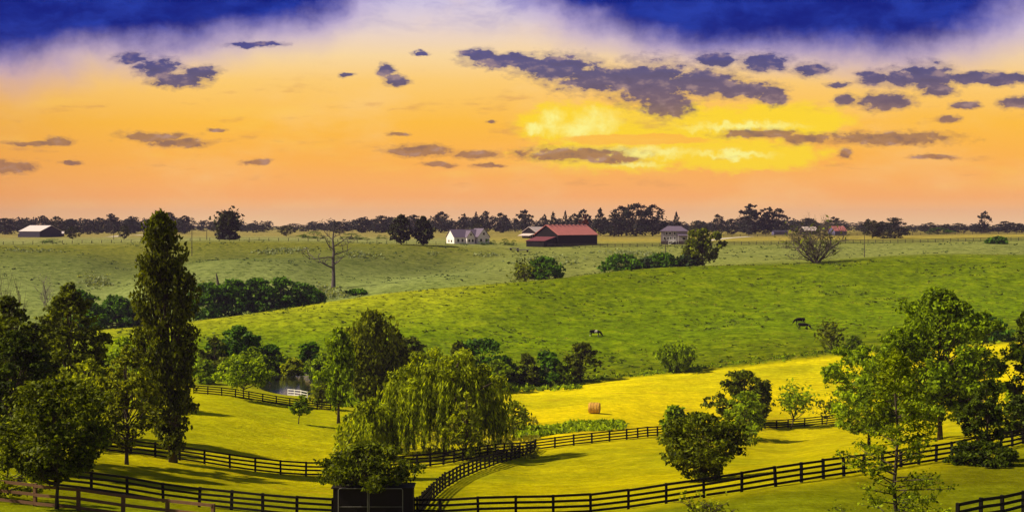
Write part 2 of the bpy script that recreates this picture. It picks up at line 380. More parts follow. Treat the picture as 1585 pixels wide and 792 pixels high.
def build_ground():
    rows = np.unique(np.concatenate([np.linspace(-140, 60, 30), 60*np.exp(np.linspace(0, math.log(3150/60), 560))]))
    us = np.tan(np.linspace(-R(50), R(50), 560))
    Yg, Ug = np.meshgrid(rows, us, indexing='ij')
    X = Ug*(np.maximum(Yg, 0)+45)*1.0
    Z = H(X, Yg)
    nr, nc = X.shape
    co = np.stack([X, Yg, Z], -1).reshape(-1, 3)
    idx = np.arange(nr*nc).reshape(nr, nc)
    q = np.stack([idx[:-1, :-1], idx[:-1, 1:], idx[1:, 1:], idx[1:, :-1]], -1).reshape(-1, 4)
    me = bpy.data.meshes.new('ground')
    me.vertices.add(len(co)); me.vertices.foreach_set('co', co.astype(np.float32).ravel())
    me.loops.add(q.size); me.loops.foreach_set('vertex_index', q.astype(np.int32).ravel())
    me.polygons.add(len(q)); me.polygons.foreach_set('loop_start', np.arange(0, q.size, 4, dtype=np.int32))
    me.update(calc_edges=True); me.polygons.foreach_set('use_smooth', np.ones(len(q), bool))
    px = pxof(X, Yg)
    # zone: continuous station number, so that each field has its own stretch
    pi = np.clip((px-PXG[0])/10, 0, len(PXG)-1)
    Dk = np.array([np.interp(pi.ravel(), np.arange(len(PXG)), DK[k]) for k in range(len(ST))])   # k, n
    y = Yg.ravel(); s_ = np.zeros_like(y)
    for k in range(len(ST)-1):
        m = (y >= Dk[k]) & (y < Dk[k+1]); s_[m] = k + (y[m]-Dk[k][m])/(Dk[k+1][m]-Dk[k][m])
    s_[y >= Dk[-1]] = len(ST)-1
    at = me.attributes.new('zone', 'FLOAT', 'POINT'); at.data.foreach_set('value', s_.astype(np.float32))
    at = me.attributes.new('bearing', 'FLOAT', 'POINT'); at.data.foreach_set('value', (np.clip(px, -1000, 2600)/1585).ravel().astype(np.float32))
    return me
def ground_mat():
    m, t, p = newmat('ground_grass')
    z = t.node('ShaderNodeAttribute', attribute_name='zone').outputs['Fac']
    bx = t.node('ShaderNodeAttribute', attribute_name='bearing').outputs['Fac']
    g = t.node('ShaderNodeNewGeometry').outputs['Position']
    n_big = t.noise(g, .018, 4, .6); n_mid = t.noise(g, .16, 4, .65); n_fine = t.noise(g, 1.1, 4, .7); n_tuft = t.noise(g, .45, 5, .7)
    n_far = t.noise(t.vmath('MULTIPLY', g, (1, 1.6, 1)), .045, 5, .65)
    N = 18.0
    zj = t.math('DIVIDE', t.math('MULTIPLY_ADD', t.math('SUBTRACT', n_mid, .5), .10, z), N)
    S = lambda v: v/N
    # left of the pictured valley the mown grass is a little greener
    left = t.ramp(zj, [(S(0), (.10, .11, .004, 1)), (S(5.5), (.15, .15, .001, 1)), (S(6.4), (.19, .19, .001, 1)), (S(7.0), (.38, .335, .001, 1)), (S(8), (.38, .37, .001, 1)),
        (S(8.6), (.14, .17, .008, 1)), (S(9.2), (.12, .16, .008, 1)), (S(10), (.14, .21, .002, 1)), (S(11.1), (.32, .33, .012, 1)), (S(11.6), (.15, .19, .035, 1)),
        (S(13), (.21, .25, .075, 1)), (S(13.9), (.115, .135, .035, 1)), (S(14.7), (.15, .15, .02, 1)), (S(15.2), (.24, .25, .09, 1)), (S(16), (.27, .22, .07, 1))])  # far pasture stops hold the blue of distance haze in the grass colour
    right = t.ramp(zj, [(S(0), (.10, .11, .004, 1)), (S(5.7), (.12, .12, .002, 1)), (S(6.1), (.33, .285, .001, 1)), (S(6.9), (.38, .33, .001, 1)), (S(7.2), (.52, .41, .001, 1)), (S(8), (.60, .48, .001, 1)),
        (S(8.97), (.60, .51, .001, 1)), (S(9.03), (.10, .12, .002, 1)), (S(9.9), (.125, .19, .001, 1)), (S(10.9), (.115, .155, .001, 1)), (S(11.1), (.13, .16, .01, 1)), (S(12), (.20, .22, .05, 1)),
        (S(14), (.19, .21, .055, 1)), (S(15.1), (.20, .21, .05, 1)), (S(15.5), (.34, .27, .05, 1)), (S(16), (.25, .20, .05, 1))])  # haze blue painted into the far pasture stops here too
    base = t.mix(t.sstep(bx, .42, .53), left, right)
    # bare orange soil patches in the mown grass, streaks left by the mower
    mown = t.math('MULTIPLY', t.sstep(z, 6.0, 7.0), t.sstep(z, 9.0, 8.9))
    w = t.node('ShaderNodeTexWave', wave_type='BANDS', bands_direction='Y'); w.inputs['Scale'].default_value = .16
    w.inputs['Distortion'].default_value = 5; w.inputs['Detail'].default_value = 3; w.inputs['Detail Scale'].default_value = .6
    t.put(w.inputs['Vector'], t.vmath('MULTIPLY', g, (.35, 1, 1)))
    base = t.mix(t.math('MULTIPLY', mown, t.sstep(w.outputs['Fac'], .55, 1, 0, .42)), base, (.30, .23, .004, 1))
    soil = t.sstep(t.noise(t.vmath('MULTIPLY', g, (1, 2, 1)), .085, 5, .7), .58, .70, 0, .55)
    base = t.mix(t.math('MULTIPLY', mown, soil), base, (.42, .20, .02, 1))
    # green growth in the mown grass
    base = t.mix(t.math('MULTIPLY', t.sstep(z, 9, 8.8), t.sstep(n_big, .42, .66, 0, .55)), base, (.15, .19, .004, 1))
    # rough pasture: tussocks and drier crowns
    rough = t.sstep(z, 8.98, 9.05)
    tus = t.sstep(n_tuft, .48, .64, 0, .62)
    base = t.mix(t.math('MULTIPLY', rough, tus), base, t.mix(.8, base, (.02, .05, .004, 1)))
    base = t.mix(t.math('MULTIPLY', t.math('MULTIPLY', rough, t.sstep(z, 11.5, 10.9, .12, 1)), t.sstep(n_mid, .50, .66, 0, .20)), base, (.27, .26, .006, 1))
    base = t.mix(t.math('MULTIPLY', rough, t.sstep(n_far, .5, .68, 0, .6)), base, t.mix(.5, base, (.05, .08, .01, 1)))
    # fine grain everywhere
    v = t.sstep(n_fine, .3, .7, .72, 1.28)
    v2 = t.math('MULTIPLY', t.math('MULTIPLY', v, t.sstep(n_mid, .34, .66, .80, 1.18)), t.sstep(n_tuft, .36, .62, 1.16, .82))
    v2 = t.math('ADD', t.math('MULTIPLY', t.math('SUBTRACT', v2, 1.0), t.math('MULTIPLY', t.sstep(z, 11.0, 12.0, 1, .6), t.sstep(z, 8.9, 9.1, .62, .8))), 1.0)
    cbn = t.node('ShaderNodeCombineXYZ'); [t.put(cbn.inputs[i], v2) for i in range(3)]
    base = t.mix(1.0, base, cbn.outputs[0], 'MULTIPLY')
    t.put(p.inputs['Base Color'], base); p.inputs['Roughness'].default_value = .9
    p.inputs['Specular IOR Level'].default_value = .0
    b = t.node('ShaderNodeBump'); b.inputs['Strength'].default_value = .9; b.inputs['Distance'].default_value = .35
    t.put(b.inputs['Height'], t.math('MULTIPLY_ADD', n_fine, .5, n_tuft)); t.l.new(b.outputs[0], p.inputs['Normal'])
    return m
gme = build_ground()
ground = link('ground', gme, ground_mat()); tag(ground, kind='structure')

# pond
def build_pond():
    mb = MB(); D0 = 272; c = W3(446, D0); n = 60
    zw = ZC - 31.15
    mb.v = [(c[0] + 8.5*math.cos(2*math.pi*i/n)*(1+.08*math.sin(3*i)), D0 + 24*math.sin(2*math.pi*i/n), zw) for i in range(n)]
    mb.f = [tuple(range(n))]
    m, t, p = newmat('pond_water')
    p.inputs['Base Color'].default_value = (.012, .014, .010, 1); p.inputs['Roughness'].default_value = .08
    g = t.node('ShaderNodeNewGeometry').outputs['Position']
    b = t.node('ShaderNodeBump'); b.inputs['Strength'].default_value = .25; b.inputs['Distance'].default_value = .05
    t.put(b.inputs['Height'], t.noise(g, 2.5, 3)); t.l.new(b.outputs[0], p.inputs['Normal'])
    o = mb.build('pond_water', m); tag(o, kind='structure')
build_pond()

# pale gravel driveways on the plateau, laid as thin sheets over the ground
def ribbon(name, pts, w, m, lift=.06):
    mb = MB(); P_ = []
    for (p, D) in pts: P_.append(np.array(W3(p, D)))
    Q = []
    for a_, b_ in zip(P_[:-1], P_[1:]):
        for k in range(8): Q.append(a_+(b_-a_)*k/8)
    Q.append(P_[-1])
    for i, q in enumerate(Q):
        d = Q[min(i+1, len(Q)-1)]-Q[max(i-1, 0)]; n = np.array((-d[1], d[0], 0)); n /= np.linalg.norm(n)
        for s_ in (-1, 0, 1):
            e = q+n*s_*w/2; mb.v.append((e[0], e[1], float(H([e[0]], [e[1]])[0])+lift))
    for i in range(len(Q)-1):
        for j in range(2): mb.f.append((3*i+j, 3*i+j+1, 3*i+3+j+1, 3*i+3+j))
    o = mb.build(name, m); tag(o, kind='structure')
GRAVEL = plain('gravel', (.5, .44, .38), .9, .2, 2)
ribbon('driveway', [(1092, 700), (1108, 745), (1128, 800), (1160, 860)], 6, GRAVEL)
ribbon('driveway', [(165, 800), (190, 860), (225, 930)], 7, GRAVEL)

# ------------------------------------------------------------------ trees
rng = np.random.default_rng(7)
def unit(a): return a/(np.linalg.norm(a, axis=-1, keepdims=True)+1e-9)
def leafquads(c, nrm, size, rg, aspect=.62, tang=None):
    n = len(c)
    r = unit(rg.normal(size=(n, 3))) if tang is None else tang
    t = unit(r - (r*nrm).sum(1, keepdims=True)*nrm) if tang is None else tang
    b = np.cross(nrm, t); s_ = (size*rg.uniform(.6, 1.35, n))[:, None]
    return np.stack([c - t*s_*.55, c + b*s_*.5*aspect - t*s_*.05, c + t*s_*.6 + nrm*s_*.12, c - b*s_*.5*aspect - t*s_*.05], 1)
PROF = {
 'round': lambda t: np.sqrt(np.clip(1-(2*t-1)**2, 0, 1))**.85,
 'dome': lambda t: np.clip(1-np.clip((t-.25)/.75, 0, 1)**2.2, 0, 1)**.55*np.clip(.55+t*2, 0, 1),
 'oval': lambda t: np.sin(math.pi*np.clip(t, 0.02, 1)**.8)**.75,
 'egg': lambda t: np.clip(1-t, 0, 1)**.6*np.clip(t/.18, .2, 1)**.6,
 'column': lambda t: (.34+.66*np.clip(t/.42, .0, 1)**.8)*np.clip(1-np.clip((t-.55)/.45, 0, 1)**2.2, .02, 1)**.55,
 'bush': lambda t: np.clip(1-t**2.2, 0, 1)**.5*np.clip(.75+t*1.2, 0, 1),
 'cone': lambda t: (1-t)**.85*.98+.02,
 'vase': lambda t: np.clip(.32+t*1.15, 0, 1)*np.clip(1-np.clip((t-.45)/.55, 0, 1)**2, 0, 1)**.5,
}
def crown_tree(h, w, kind, nleaf, leaf, seed, cb=.2, ncl=80, rcl=.22, gap=.0, trunk_r=None, lean=0, upright=0, limbs=True, stems=1, jag=.22):
    """returns (trunk MB, leaf quads). h, w in metres; cb = crown base as a part of the height"""
    rg = np.random.default_rng(seed); R_ = w/2; hc = h*(1-cb)
    t = rg.uniform(0, 1, ncl)**(.75 if kind == 'column' else .9); ang = rg.uniform(0, 2*math.pi, ncl)
    prof = PROF[kind](t)*(1+jag*np.sin(3*ang+seed)*np.cos(4*t+seed)+rg.uniform(-jag, jag*.6, ncl))
    rc = rcl*min(R_, hc)*rg.uniform(.65, 1.3, ncl)*(.5+.5*PROF[kind](t))
    rad = np.maximum(R_*prof - rc*.6, 0)*rg.uniform(.25, 1, ncl)**.45
    cz = h*cb + hc*t
    cz = np.clip(cz, h*cb+rc*.5, h-rc*.7)
    lx = lean*cz
    C = np.stack([rad*np.cos(ang)+lx, rad*np.sin(ang), cz], 1)
    wts = rc**2; wts /= wts.sum()
    k = rg.choice(ncl, nleaf, p=wts)
    d = unit(rg.normal(size=(nleaf, 3))); rr = rg.uniform(0, 1, nleaf)**.42
    sc = np.array([1, 1, .72 + upright*1.3])
    ns = 14; sd_ = unit(rg.normal(size=(ncl, ns, 3)))*rg.uniform(.45, 1, (ncl, ns, 1))      # sprays of leaves on each bough
    spray = C[:, None]+sd_*rc[:, None, None]*sc
    j = rg.integers(ns, size=nleaf)
    pos = spray[k, j] + d*rr[:, None]*rc[k][:, None]*.30*np.array([1, 1, .8 + upright])
    ncore = nleaf//6; pos[:ncore] = C[k[:ncore]] + d[:ncore]*rr[:ncore, None]*rc[k[:ncore]][:, None]*.75*sc
    d = unit(d + sd_[k, j]*.5)
    nrm = unit(d + np.array([0, 0, .6]) + rg.normal(size=d.shape)*.7)
    tang = None
    if upright:
        tang = unit(rg.normal(size=(nleaf, 3))*.45+np.array([0, 0, 1.0])); nrm = unit(np.cross(tang, rg.normal(size=(nleaf, 3))))
    q = leafquads(pos, nrm, leaf, rg, tang=tang)
    zmin = h*.02
    q[..., 2] = np.maximum(q[..., 2], zmin)
    n2 = int(nleaf*.14); t2 = rg.uniform(.02, .97, n2); a2 = rg.uniform(0, 6.283, n2); r2 = R_*PROF[kind](t2)*np.sqrt(rg.uniform(0, 1, n2))*.84*(1+jag*.6*np.sin(3*a2+seed)*np.cos(4*t2+seed))
    c2 = np.stack([r2*np.cos(a2)+lean*h*t2, r2*np.sin(a2), h*cb+hc*t2*.97], 1)
    keep = (np.sin(c2[:, 0]*7/R_+seed)+np.sin(c2[:, 2]*16/hc+seed*2)+rg.normal(0, .8, n2)) > -.7
    c2 = c2[keep]
    q = np.concatenate([q, leafquads(c2, unit(rg.normal(size=c2.shape)+np.array([0, 0, .4])), leaf, rg)])
    m_ = q.mean(1); sx = w/(np.percentile(m_[:, 0], 99.2)-np.percentile(m_[:, 0], .8)); sz = (h-.3*leaf)/np.percentile(m_[:, 2], 99.8)
    ctr = q.mean(1, keepdims=True); q = q - ctr + ctr*np.array([sx, sx, sz]); C = C*np.array([sx, sx, sz])
    q[..., 2] = np.maximum(q[..., 2], zmin)
    mb = MB(); tr = trunk_r or max(.05, h*.016)
    for s_ in range(stems):
        sx, sy = (rg.normal(0, .12*R_, 2) if stems > 1 else (0, 0))
        n = 8; zs = np.linspace(-.3, h*.9, n)
        wob = rg.normal(0, .012*h, (n, 2)); wob[0] = wob[1] = 0
        pts = [(sx*.3*(1+zz_/h*3)+lean*zz_+wob[i, 0], sy*.3*(1+zz_/h*3)+wob[i, 1], zz_) for i, zz_ in enumerate(zs)]
        mb.tube(pts, [tr*(1.35 if i == 0 else 1)*(1-.9*i/(n-1)) for i in range(n)], 7)
    if limbs:
        for i in range(min(ncl, 46)):
            c = C[i]; z0 = max(h*cb*.8, c[2]*rg.uniform(.45, .75))
            if upright: z0 = c[2]*.55
            a_ = np.array([lean*z0, 0, z0]); m_ = (a_+c)/2 + rg.normal(0, .04*R_, 3) + np.array([0, 0, -.04*h])
            r0 = tr*(1-z0/h)*.55+.01
            mb.tube([a_, m_, c], [r0, r0*.6, r0*.25], 4, cap=False)
    return mb, q
def willow(h, w, nleaf, leaf, seed, nst=330):
    rg = np.random.default_rng(seed); R_ = w/2; mb = MB(); Q = []
    t = rg.uniform(0, 1, nst)
    ang = rg.uniform(0, 2*math.pi, nst)
    lob = 1+.16*np.sin(3*ang+1)+.1*np.sin(7*ang)
    rad = R_*lob*np.sqrt(t)*rg.uniform(.8, 1.02, nst)
    top = h*(.97-.42*(rad/R_)**2)*rg.uniform(.82, 1.03, nst)
    # lumpy boughs: strands hang from about 24 bough ends
    nb = 26; ba = rg.uniform(0, 6.28, nb); br = R_*np.sqrt(rg.uniform(.03, .85, nb))
    bz = h*(.96-.36*(br/R_)**2)*rg.uniform(.8, 1.02, nb)
    bc = np.stack([br*np.cos(ba), br*np.sin(ba), bz], 1)
    per = nleaf//nst
    for i in range(nst):
        b = bc[rg.integers(nb)]
        o = b + np.array([*rg.normal(0, .12*R_, 2), 0]); o[2] -= (np.hypot(*(o[:2]-b[:2]))/(.3*R_))*.09*h
        rr = np.hypot(o[0], o[1])/R_
        bot = h*rg.uniform(.06, .42)*(1.25-.75*min(rr, 1)) if rr > .45 else h*rg.uniform(.25, .55)
        L = max(.12*h, o[2]-bot)
        u = rg.uniform(0, 1, per)**.85
        out = unit(np.array([o[0], o[1], 0])+1e-6)
        swing = .05*h
        px_ = o[None] + out[None]*np.sin(u*1.6)[:, None]*swing - np.array([0, 0, 1])*(u*L)[:, None] + rg.normal(0, .045*w/8, (per, 3))
        tg = unit(np.array([0, 0, -1.0])+rg.normal(0, .28, (per, 3))+out*.12)
        nr = unit(np.cross(tg, rg.normal(size=(per, 3))))
        Q.append(leafquads(px_, nr, leaf*1.5, rg, aspect=.34, tang=tg))
    # small upward foliage over the boughs
    n2 = nleaf//4; k = rg.integers(nb, size=n2); d = unit(rg.normal(size=(n2, 3)))
    pos = bc[k]+d*np.array([.17*R_, .17*R_, .055*h])*rg.uniform(.3, 1, (n2, 1))
    Q.append(leafquads(pos, unit(d+rg.normal(size=d.shape)*.5), leaf, rg))
    Q = np.concatenate(Q); m_ = Q.mean(1, keepdims=True); sx = w/(np.percentile(m_[..., 0], 99)-np.percentile(m_[..., 0], 1))
    Q = [Q - m_ + m_*np.array([sx, sx, 1])]; bc = bc*np.array([sx, sx, 1])
    tr = h*.026
    mb.tube([(0, 0, -.3), (.02*h, 0, h*.12), (-.01*h, 0, h*.3), (.03*h, 0, h*.45)], [tr*1.4, tr, tr*.9, tr*.6], 8)
    for b in bc:
        z0 = h*rg.uniform(.2, .42); a_ = np.array([0, 0, z0]); m_ = a_*.4+b*.6; m_[2] = b[2]*.85
        mb.tube([a_, m_, b], [tr*.5, tr*.3, tr*.1], 5, cap=False)
    return mb, np.concatenate(Q)
def branching(h, w, seed, levels=4, n0=5, trunk_h=.25, spread=.6, leaf=0, nleaf=0, r0=None, up=.35, stems=1, droop=0.0, kids=3, fmin=.35):
    """a tree grown branch by branch; scaled to fit h, w; leaves (if any) sit near the twigs"""
    rnd = random.Random(seed); segs = []; tips = []
    def grow(p, d, L, r, lev):
        pts = [p]; q = p; dd = d
        for i in range(3):
            dd = unit(dd + np.array([rnd.gauss(0, .16), rnd.gauss(0, .16), rnd.gauss(0, .10)+up*.12-droop*.1]))
            q = q+dd*L/3; pts.append(q)
        segs.append((pts, [r, r*.8, r*.62, r*.45], lev))
        if lev >= levels-1: tips.extend(pts[1:])
        if lev < levels:
            n = kids if lev else n0
            for i in range(n):
                f = rnd.uniform(fmin, 1.0); j = min(2, int(f*3)); b = pts[j] + (pts[j+1]-pts[j])*(f*3-j)
                s_ = unit(np.array([rnd.gauss(0, 1), rnd.gauss(0, 1), rnd.gauss(.1, .35)]))
                grow(b, unit(dd*(1-spread)+s_*spread+np.array([0, 0, up*.3])), L*rnd.uniform(.5, .78), r*.5, lev+1)
    for s_ in range(stems):
        d0 = np.array([0, 0, 1.0]) if stems == 1 else unit(np.array([math.cos(s_*2.4)*.95*(s_ > 0), math.sin(s_*2.4)*.95*(s_ > 0), .8]))
        grow(np.array([0, 0, -.05]), d0, 1.0 if stems > 1 else .9, .045, 0)
    allp = np.array([p for s_ in segs for p in s_[0]])
    zs = h/allp[:, 2].max(); xs = (w/2)/np.percentile(np.abs(allp[:, :2]), 98)
    S_ = np.array([xs, xs, zs]); mb = MB(); rs = (r0/.045 if r0 else zs*.6)
    for pts, rad, lev in segs:
        mb.tube([p*S_ for p in pts], [max(x*rs, .012 if lev > 2 else .02) for x in rad], 6 if lev < 2 else 3, cap=False)
    q = None
    if nleaf:
        rg = np.random.default_rng(seed); T = np.array(tips)*S_
        k = rg.integers(len(T), size=nleaf); pos = T[k]+rg.normal(0, leaf*1.1, (nleaf, 3))
        q = leafquads(pos, unit(rg.normal(size=(nleaf, 3))+np.array([0, 0, .7])), leaf, rg)
        q[..., 2] = np.maximum(q[..., 2], .05)
    return mb, q
def layered(h, w, seed, nleaf, leaf):
    """young conical tree: level whorls of thin branches off one leader, leaves along them"""
    rg = np.random.default_rng(seed); mb = MB(); P_ = []; tr = h*.011
    mb.tube([(0, 0, -.3)]+[(rg.normal(0, .008*h), rg.normal(0, .008*h), h*f) for f in (.15, .3, .45, .6, .75, .9, 1)], [tr*1.3, tr, tr*.85, tr*.7, tr*.55, tr*.4, tr*.25, .008], 7)
    nb = 72
    for i in range(nb):
        t = (i+rg.uniform(0, 1))/nb; z0 = h*(.06+.9*t); a_ = rg.uniform(0, 6.283)
        L = w/2*(1-t*.92)**.8*rg.uniform(.6, 1.1); d = np.array([math.cos(a_), math.sin(a_), 0]); sd_ = np.array([-d[1], d[0], 0])
        rise = rg.uniform(.0, .35)+.5*t
        pts = [np.array([0, 0, z0])+d*L*u+np.array([0, 0, 1])*(rise*L*(u-.15*u*u))+sd_*rg.normal(0, .04*L) for u in (0, .35, .7, 1)]
        mb.tube(pts, [tr*.42*(1-t*.6), tr*.3*(1-t*.6), tr*.2, .008], 4, cap=False)
        for j in range(6):
            u = rg.uniform(.25, .98); b = np.array([0, 0, z0])+d*L*u+np.array([0, 0, rise*L*(u-.15*u*u)])
            e = b+unit(d*.8+sd_*rg.choice([-1, 1])*rg.uniform(.4, 1.1)+np.array([0, 0, rg.uniform(-.1, .5)]))*L*rg.uniform(.15, .34)
            mb.tube([b, e], [.014, .007], 3, cap=False)
            for f in np.linspace(.15, 1, 5): P_.append(b+(e-b)*f)
        for f in np.linspace(.4, 1, 5): P_.append(pts[0]+(pts[-1]-pts[0])*f)
    P_ = np.array(P_); k = rg.integers(len(P_), size=nleaf); pos = P_[k]+rg.normal(0, leaf*.7, (nleaf, 3))
    return mb, leafquads(pos, unit(rg.normal(size=(nleaf, 3))*.8+np.array([0, 0, .8])), leaf, rg)

def place_tree(name, label, cat, mbq, loc, leafm, barkm=None, group=None, rz=0):
    mb, q = mbq
    root = empty(name, loc, rz, label=label, cat=cat, group=group)
    if q is not None and len(q): quadmesh('crown', q, leafm, root)
    if mb is not None and mb.v: mb.build('stems' if cat in ('bush', 'shrub', 'hedge') else 'trunk', barkm or BARK, root, smooth=True)
    return root
def T(name, label, cat, px, base, top, wpx, kind, m, seed, D=None, dens=1.0, group=None, bark=None, leafk=1.0, depth=None, **kw):
    """a tree or bush whose foot stands at photo px/base row, reaching the row top, wpx wide"""
    if D is None: D = dist(px, base)
    loc = W3(px, D); base = rowof(px, D)
    h = (base-top)/F*D; w = wpx/F*D
    cb = kw.get('cb', .2 if cat == 'tree' else 0.02)
    nleaf = int(min(34000, max(600, .68*wpx*(base-top)*(1-cb)*dens)))
    leaf = max(.15, .0026*D)*leafk
    if kind == 'willow': mq = willow(h, w, nleaf, leaf, seed)
    elif kind == 'branch':
        kw.pop('cb', None); mq = branching(h, w, seed, leaf=leaf, nleaf=int(nleaf*dens) if m else 0, **kw)
    elif kind == 'layered': mq = layered(h, w, seed, nleaf, leaf)
    else:
        kw.setdefault('cb', cb)
        mq = crown_tree(h, w, kind, nleaf, leaf, seed, **kw)
    return place_tree(name, label, cat, mq, loc, m, bark, group)

# --- foreground, left
T('maple_tree', 'round dark maple with yellow lit leaf tips before the brown rail fence, at lower left', 'tree', 88, 800, 588, 176, 'round', L_DARK, 11, D=79, cb=.24, ncl=150, rcl=.19, dens=1.1, jag=.2)
T('hedge_shrub', 'loose yellowish leafy shrub at the left edge beside the round maple', 'shrub', 12, 0, 652, 110, 'bush', L_YEL, 12, D=84, ncl=30, dens=.6)
T('dark_tree', 'tall very dark tree cut by the left edge, highest of the near trees there', 'tree', 8, 0, 458, 150, 'oval', L_DARK, 13, D=120, cb=.1, ncl=80, dens=.9)
T('dark_tree', 'dark leafy tree at the left edge, lower and before the tallest dark one', 'tree', 20, 0, 512, 125, 'oval', L_DEEP, 14, D=112, cb=.1, ncl=70)
T('olive_tree', 'olive green tall tree behind the maple with a loose feathery crown', 'tree', 108, 0, 438, 118, 'oval', L_OLI, 15, D=150, cb=.04, ncl=170, dens=.9, rcl=.2, jag=.14)
T('bare_tree', 'leafless twiggy tree poking up behind the dark trees at the left edge', 'tree', 14, 0, 404, 75, 'branch', None, 16, D=165, levels=4, n0=6, spread=.4, up=.9, bark=BARKB)
T('young_tree', 'open crowned tree with a slim straight trunk between the maple and the poplar', 'tree', 196, 719, 534, 112, 'oval', L_YDK, 17, cb=.16, ncl=95, rcl=.15, dens=.6, jag=.3)
T('poplar_tree', 'tall narrow dark Lombardy poplar rising above the horizon', 'tree', 268, 716, 329, 88, 'column', L_POP, 18, cb=.03, ncl=230, rcl=.28, dens=.85, upright=.7, trunk_r=.35, lean=-.045, jag=.12)
T('leafy_shrub', 'light green leafy undergrowth behind the open crowned tree', 'shrub', 205, 0, 520, 110, 'bush', L_BRI, 19, D=190, ncl=34, dens=.8)
T('leafy_shrub', 'yellow green undergrowth between the olive tree and the round maple', 'shrub', 130, 0, 556, 130, 'bush', L_YEL, 20, D=140, ncl=40, dens=.7)
# --- behind the green crest, left
T('hedge_tree', 'dark rounded tree left of the hedge mass, behind the olive tree', 'tree', 122, 0, 447, 62, 'dome', L_HED, 21, D=366, cb=.02)
T('hedge_tree', 'lower dark rounded tree just left of the hedge mass beyond the poplar', 'tree', 147, 0, 468, 40, 'dome', L_HED, 221, D=362, cb=.02)
T('bare_bush', 'grey leafless bush in the fold of the left pasture', 'bush', 70, 0, 416, 34, 'branch', None, 22, D=430, levels=3, n0=6, stems=3, up=.6, bark=BARKG)
hg = [(180, 456, 66, 'just left of the poplar'), (212, 462, 50, 'right behind the left side of the poplar'), (322, 436, 62, 'just right of the poplar'), (360, 431, 62, 'second from the poplar'),
      (398, 430, 64, 'in the middle of the group'), (434, 428, 62, 'at the highest point of the group'), (466, 436, 56, 'last but one at the right end'), (486, 444, 34, 'at the right end near the dead tree')]
for i, (p_, t_, w_, l_) in enumerate(hg):
    T('hedge_tree', 'dense rounded tree of the valley thicket, ' + l_, 'tree', p_, 0, t_, w_, 'dome', L_HED, 30+i, D=398+i*4, cb=.02, ncl=46, dens=1.1, rcl=.3, group='thicket beyond the green hill')
T('round_bush', 'small round green bush right of the dead tree foot', 'bush', 553, 467, 446, 30, 'bush', L_HED, 39, D=455)
# --- valley, left and middle
vb = [(392, 0, 536, 50, L_MID, 283, 'mid green bush behind the bright round topped tree'),
      (346, 0, 552, 46, L_OLI, 276, 'olive bush at the left of the bright round topped tree'),
      (545, 0, 535, 50, L_MID, 292, 'green bush between the two tall poplars beside the pond'),
      (332, 0, 520, 40, L_DARK, 292, 'dark bush against the green hill right of the poplar'),
      (368, 0, 503, 78, L_HED, 296, 'largest dark rounded bush right of the poplar, on the valley floor'),
      (318, 0, 556, 44, L_MID, 262, 'low bush touching the right side of the poplar'),
      (418, 0, 532, 40, L_HED, 300, 'dark bush on the far pond bank, second from the large one'),
      (432, 0, 548, 44, L_MID, 296, 'mid green bush on the far pond bank'),
      (455, 0, 553, 34, L_YEL, 293, 'pale round bush at the edge of the pond'),
      (482, 0, 528, 42, L_HED, 298, 'dark bush at the right end of the pond'),
      (500, 0, 545, 38, L_MID, 288, 'green bush behind the slender young poplar'),
      (628, 0, 520, 60, L_DARK, 300, 'dark bush rising between the olive poplar and the willow'),
      (648, 0, 545, 70, L_MID, 286, 'green bush directly behind the willow top'),
      (745, 0, 524, 96, L_HED, 303, 'widest dark bush in the row right of the willow'),
      (712, 0, 528, 46, L_DARK, 300, 'dark bush at the left end of the row beside the willow'),
      (770, 0, 556, 46, L_MID, 291, 'mid green low bush beside the right side of the willow'),
      (815, 0, 546, 42, L_DARK, 303, 'dark bush left of the middle of the valley row'),
      (848, 0, 543, 60, L_HED, 305, 'broad dark bush in the middle of the valley row'),
      (900, 0, 529, 54, L_DARK, 307, 'upright dark bush at the right end of the valley row, below the single cow'),
      (872, 0, 560, 34, L_MID, 303, 'small green bush in the valley row beside the upright dark one')]
for i, (p_, b_, t_, w_, m_, D_, l_) in enumerate(vb):
    T('valley_bush', l_, 'bush', p_, b_, t_, w_, 'bush', m_, 60+i, D=D_, ncl=34, dens=1.2, rcl=.3, stems=3)
T('spiky_bush', 'lone spiky green bush at the foot of the green hill', 'bush', 1048, 580, 531, 56, 'vase', L_MID, 80, D=314, ncl=60, upright=.5, stems=4, dens=1.1)
T('thin_bush', 'thin greyish bush at the hill foot below the two cows', 'bush', 1288, 547, 496, 44, 'branch', L_OLI, 81, D=330, levels=3, n0=6, stems=3, up=.5, dens=.6)
T('wide_bush', 'wide dark green bush at the hill foot right of the big bright tree', 'bush', 1527, 533, 488, 72, 'bush', L_HED, 82, D=336, ncl=40)
T('low_bush', 'low green bush at the hill foot between the thin bush and the bright tree', 'bush', 1322, 545, 518, 30, 'bush', L_MID, 83, D=326)
T('round_tree', 'bright round topped tree behind the third fence near the pond', 'tree', 377, 617, 548, 84, 'dome', L_BRI, 84, cb=.22, ncl=54, dens=1.0)
T('sapling', 'tiny leaning sapling alone in the yellow paddock', 'tree', 462, 656, 611, 33, 'dome', L_MID, 85, cb=.36, ncl=22, lean=.12, trunk_r=.09, dens=1.2)
T('slender_tree', 'slender light green young poplar standing inside the third fence', 'tree', 524, 655, 508, 56, 'column', L_MID, 86, cb=.17, ncl=80, upright=.5, dens=.9, rcl=.36)
T('tall_tree', 'tall olive green poplar behind the slender young one', 'tree', 572, 0, 481, 76, 'column', L_OLI, 87, D=232, cb=.06, ncl=90, upright=.5, dens=.95, rcl=.4)
T('tall_tree', 'olive green leafy tree between the tall poplar and the willow', 'tree', 612, 0, 508, 64, 'oval', L_OLI, 88, D=236, cb=.06, ncl=60, upright=.3)
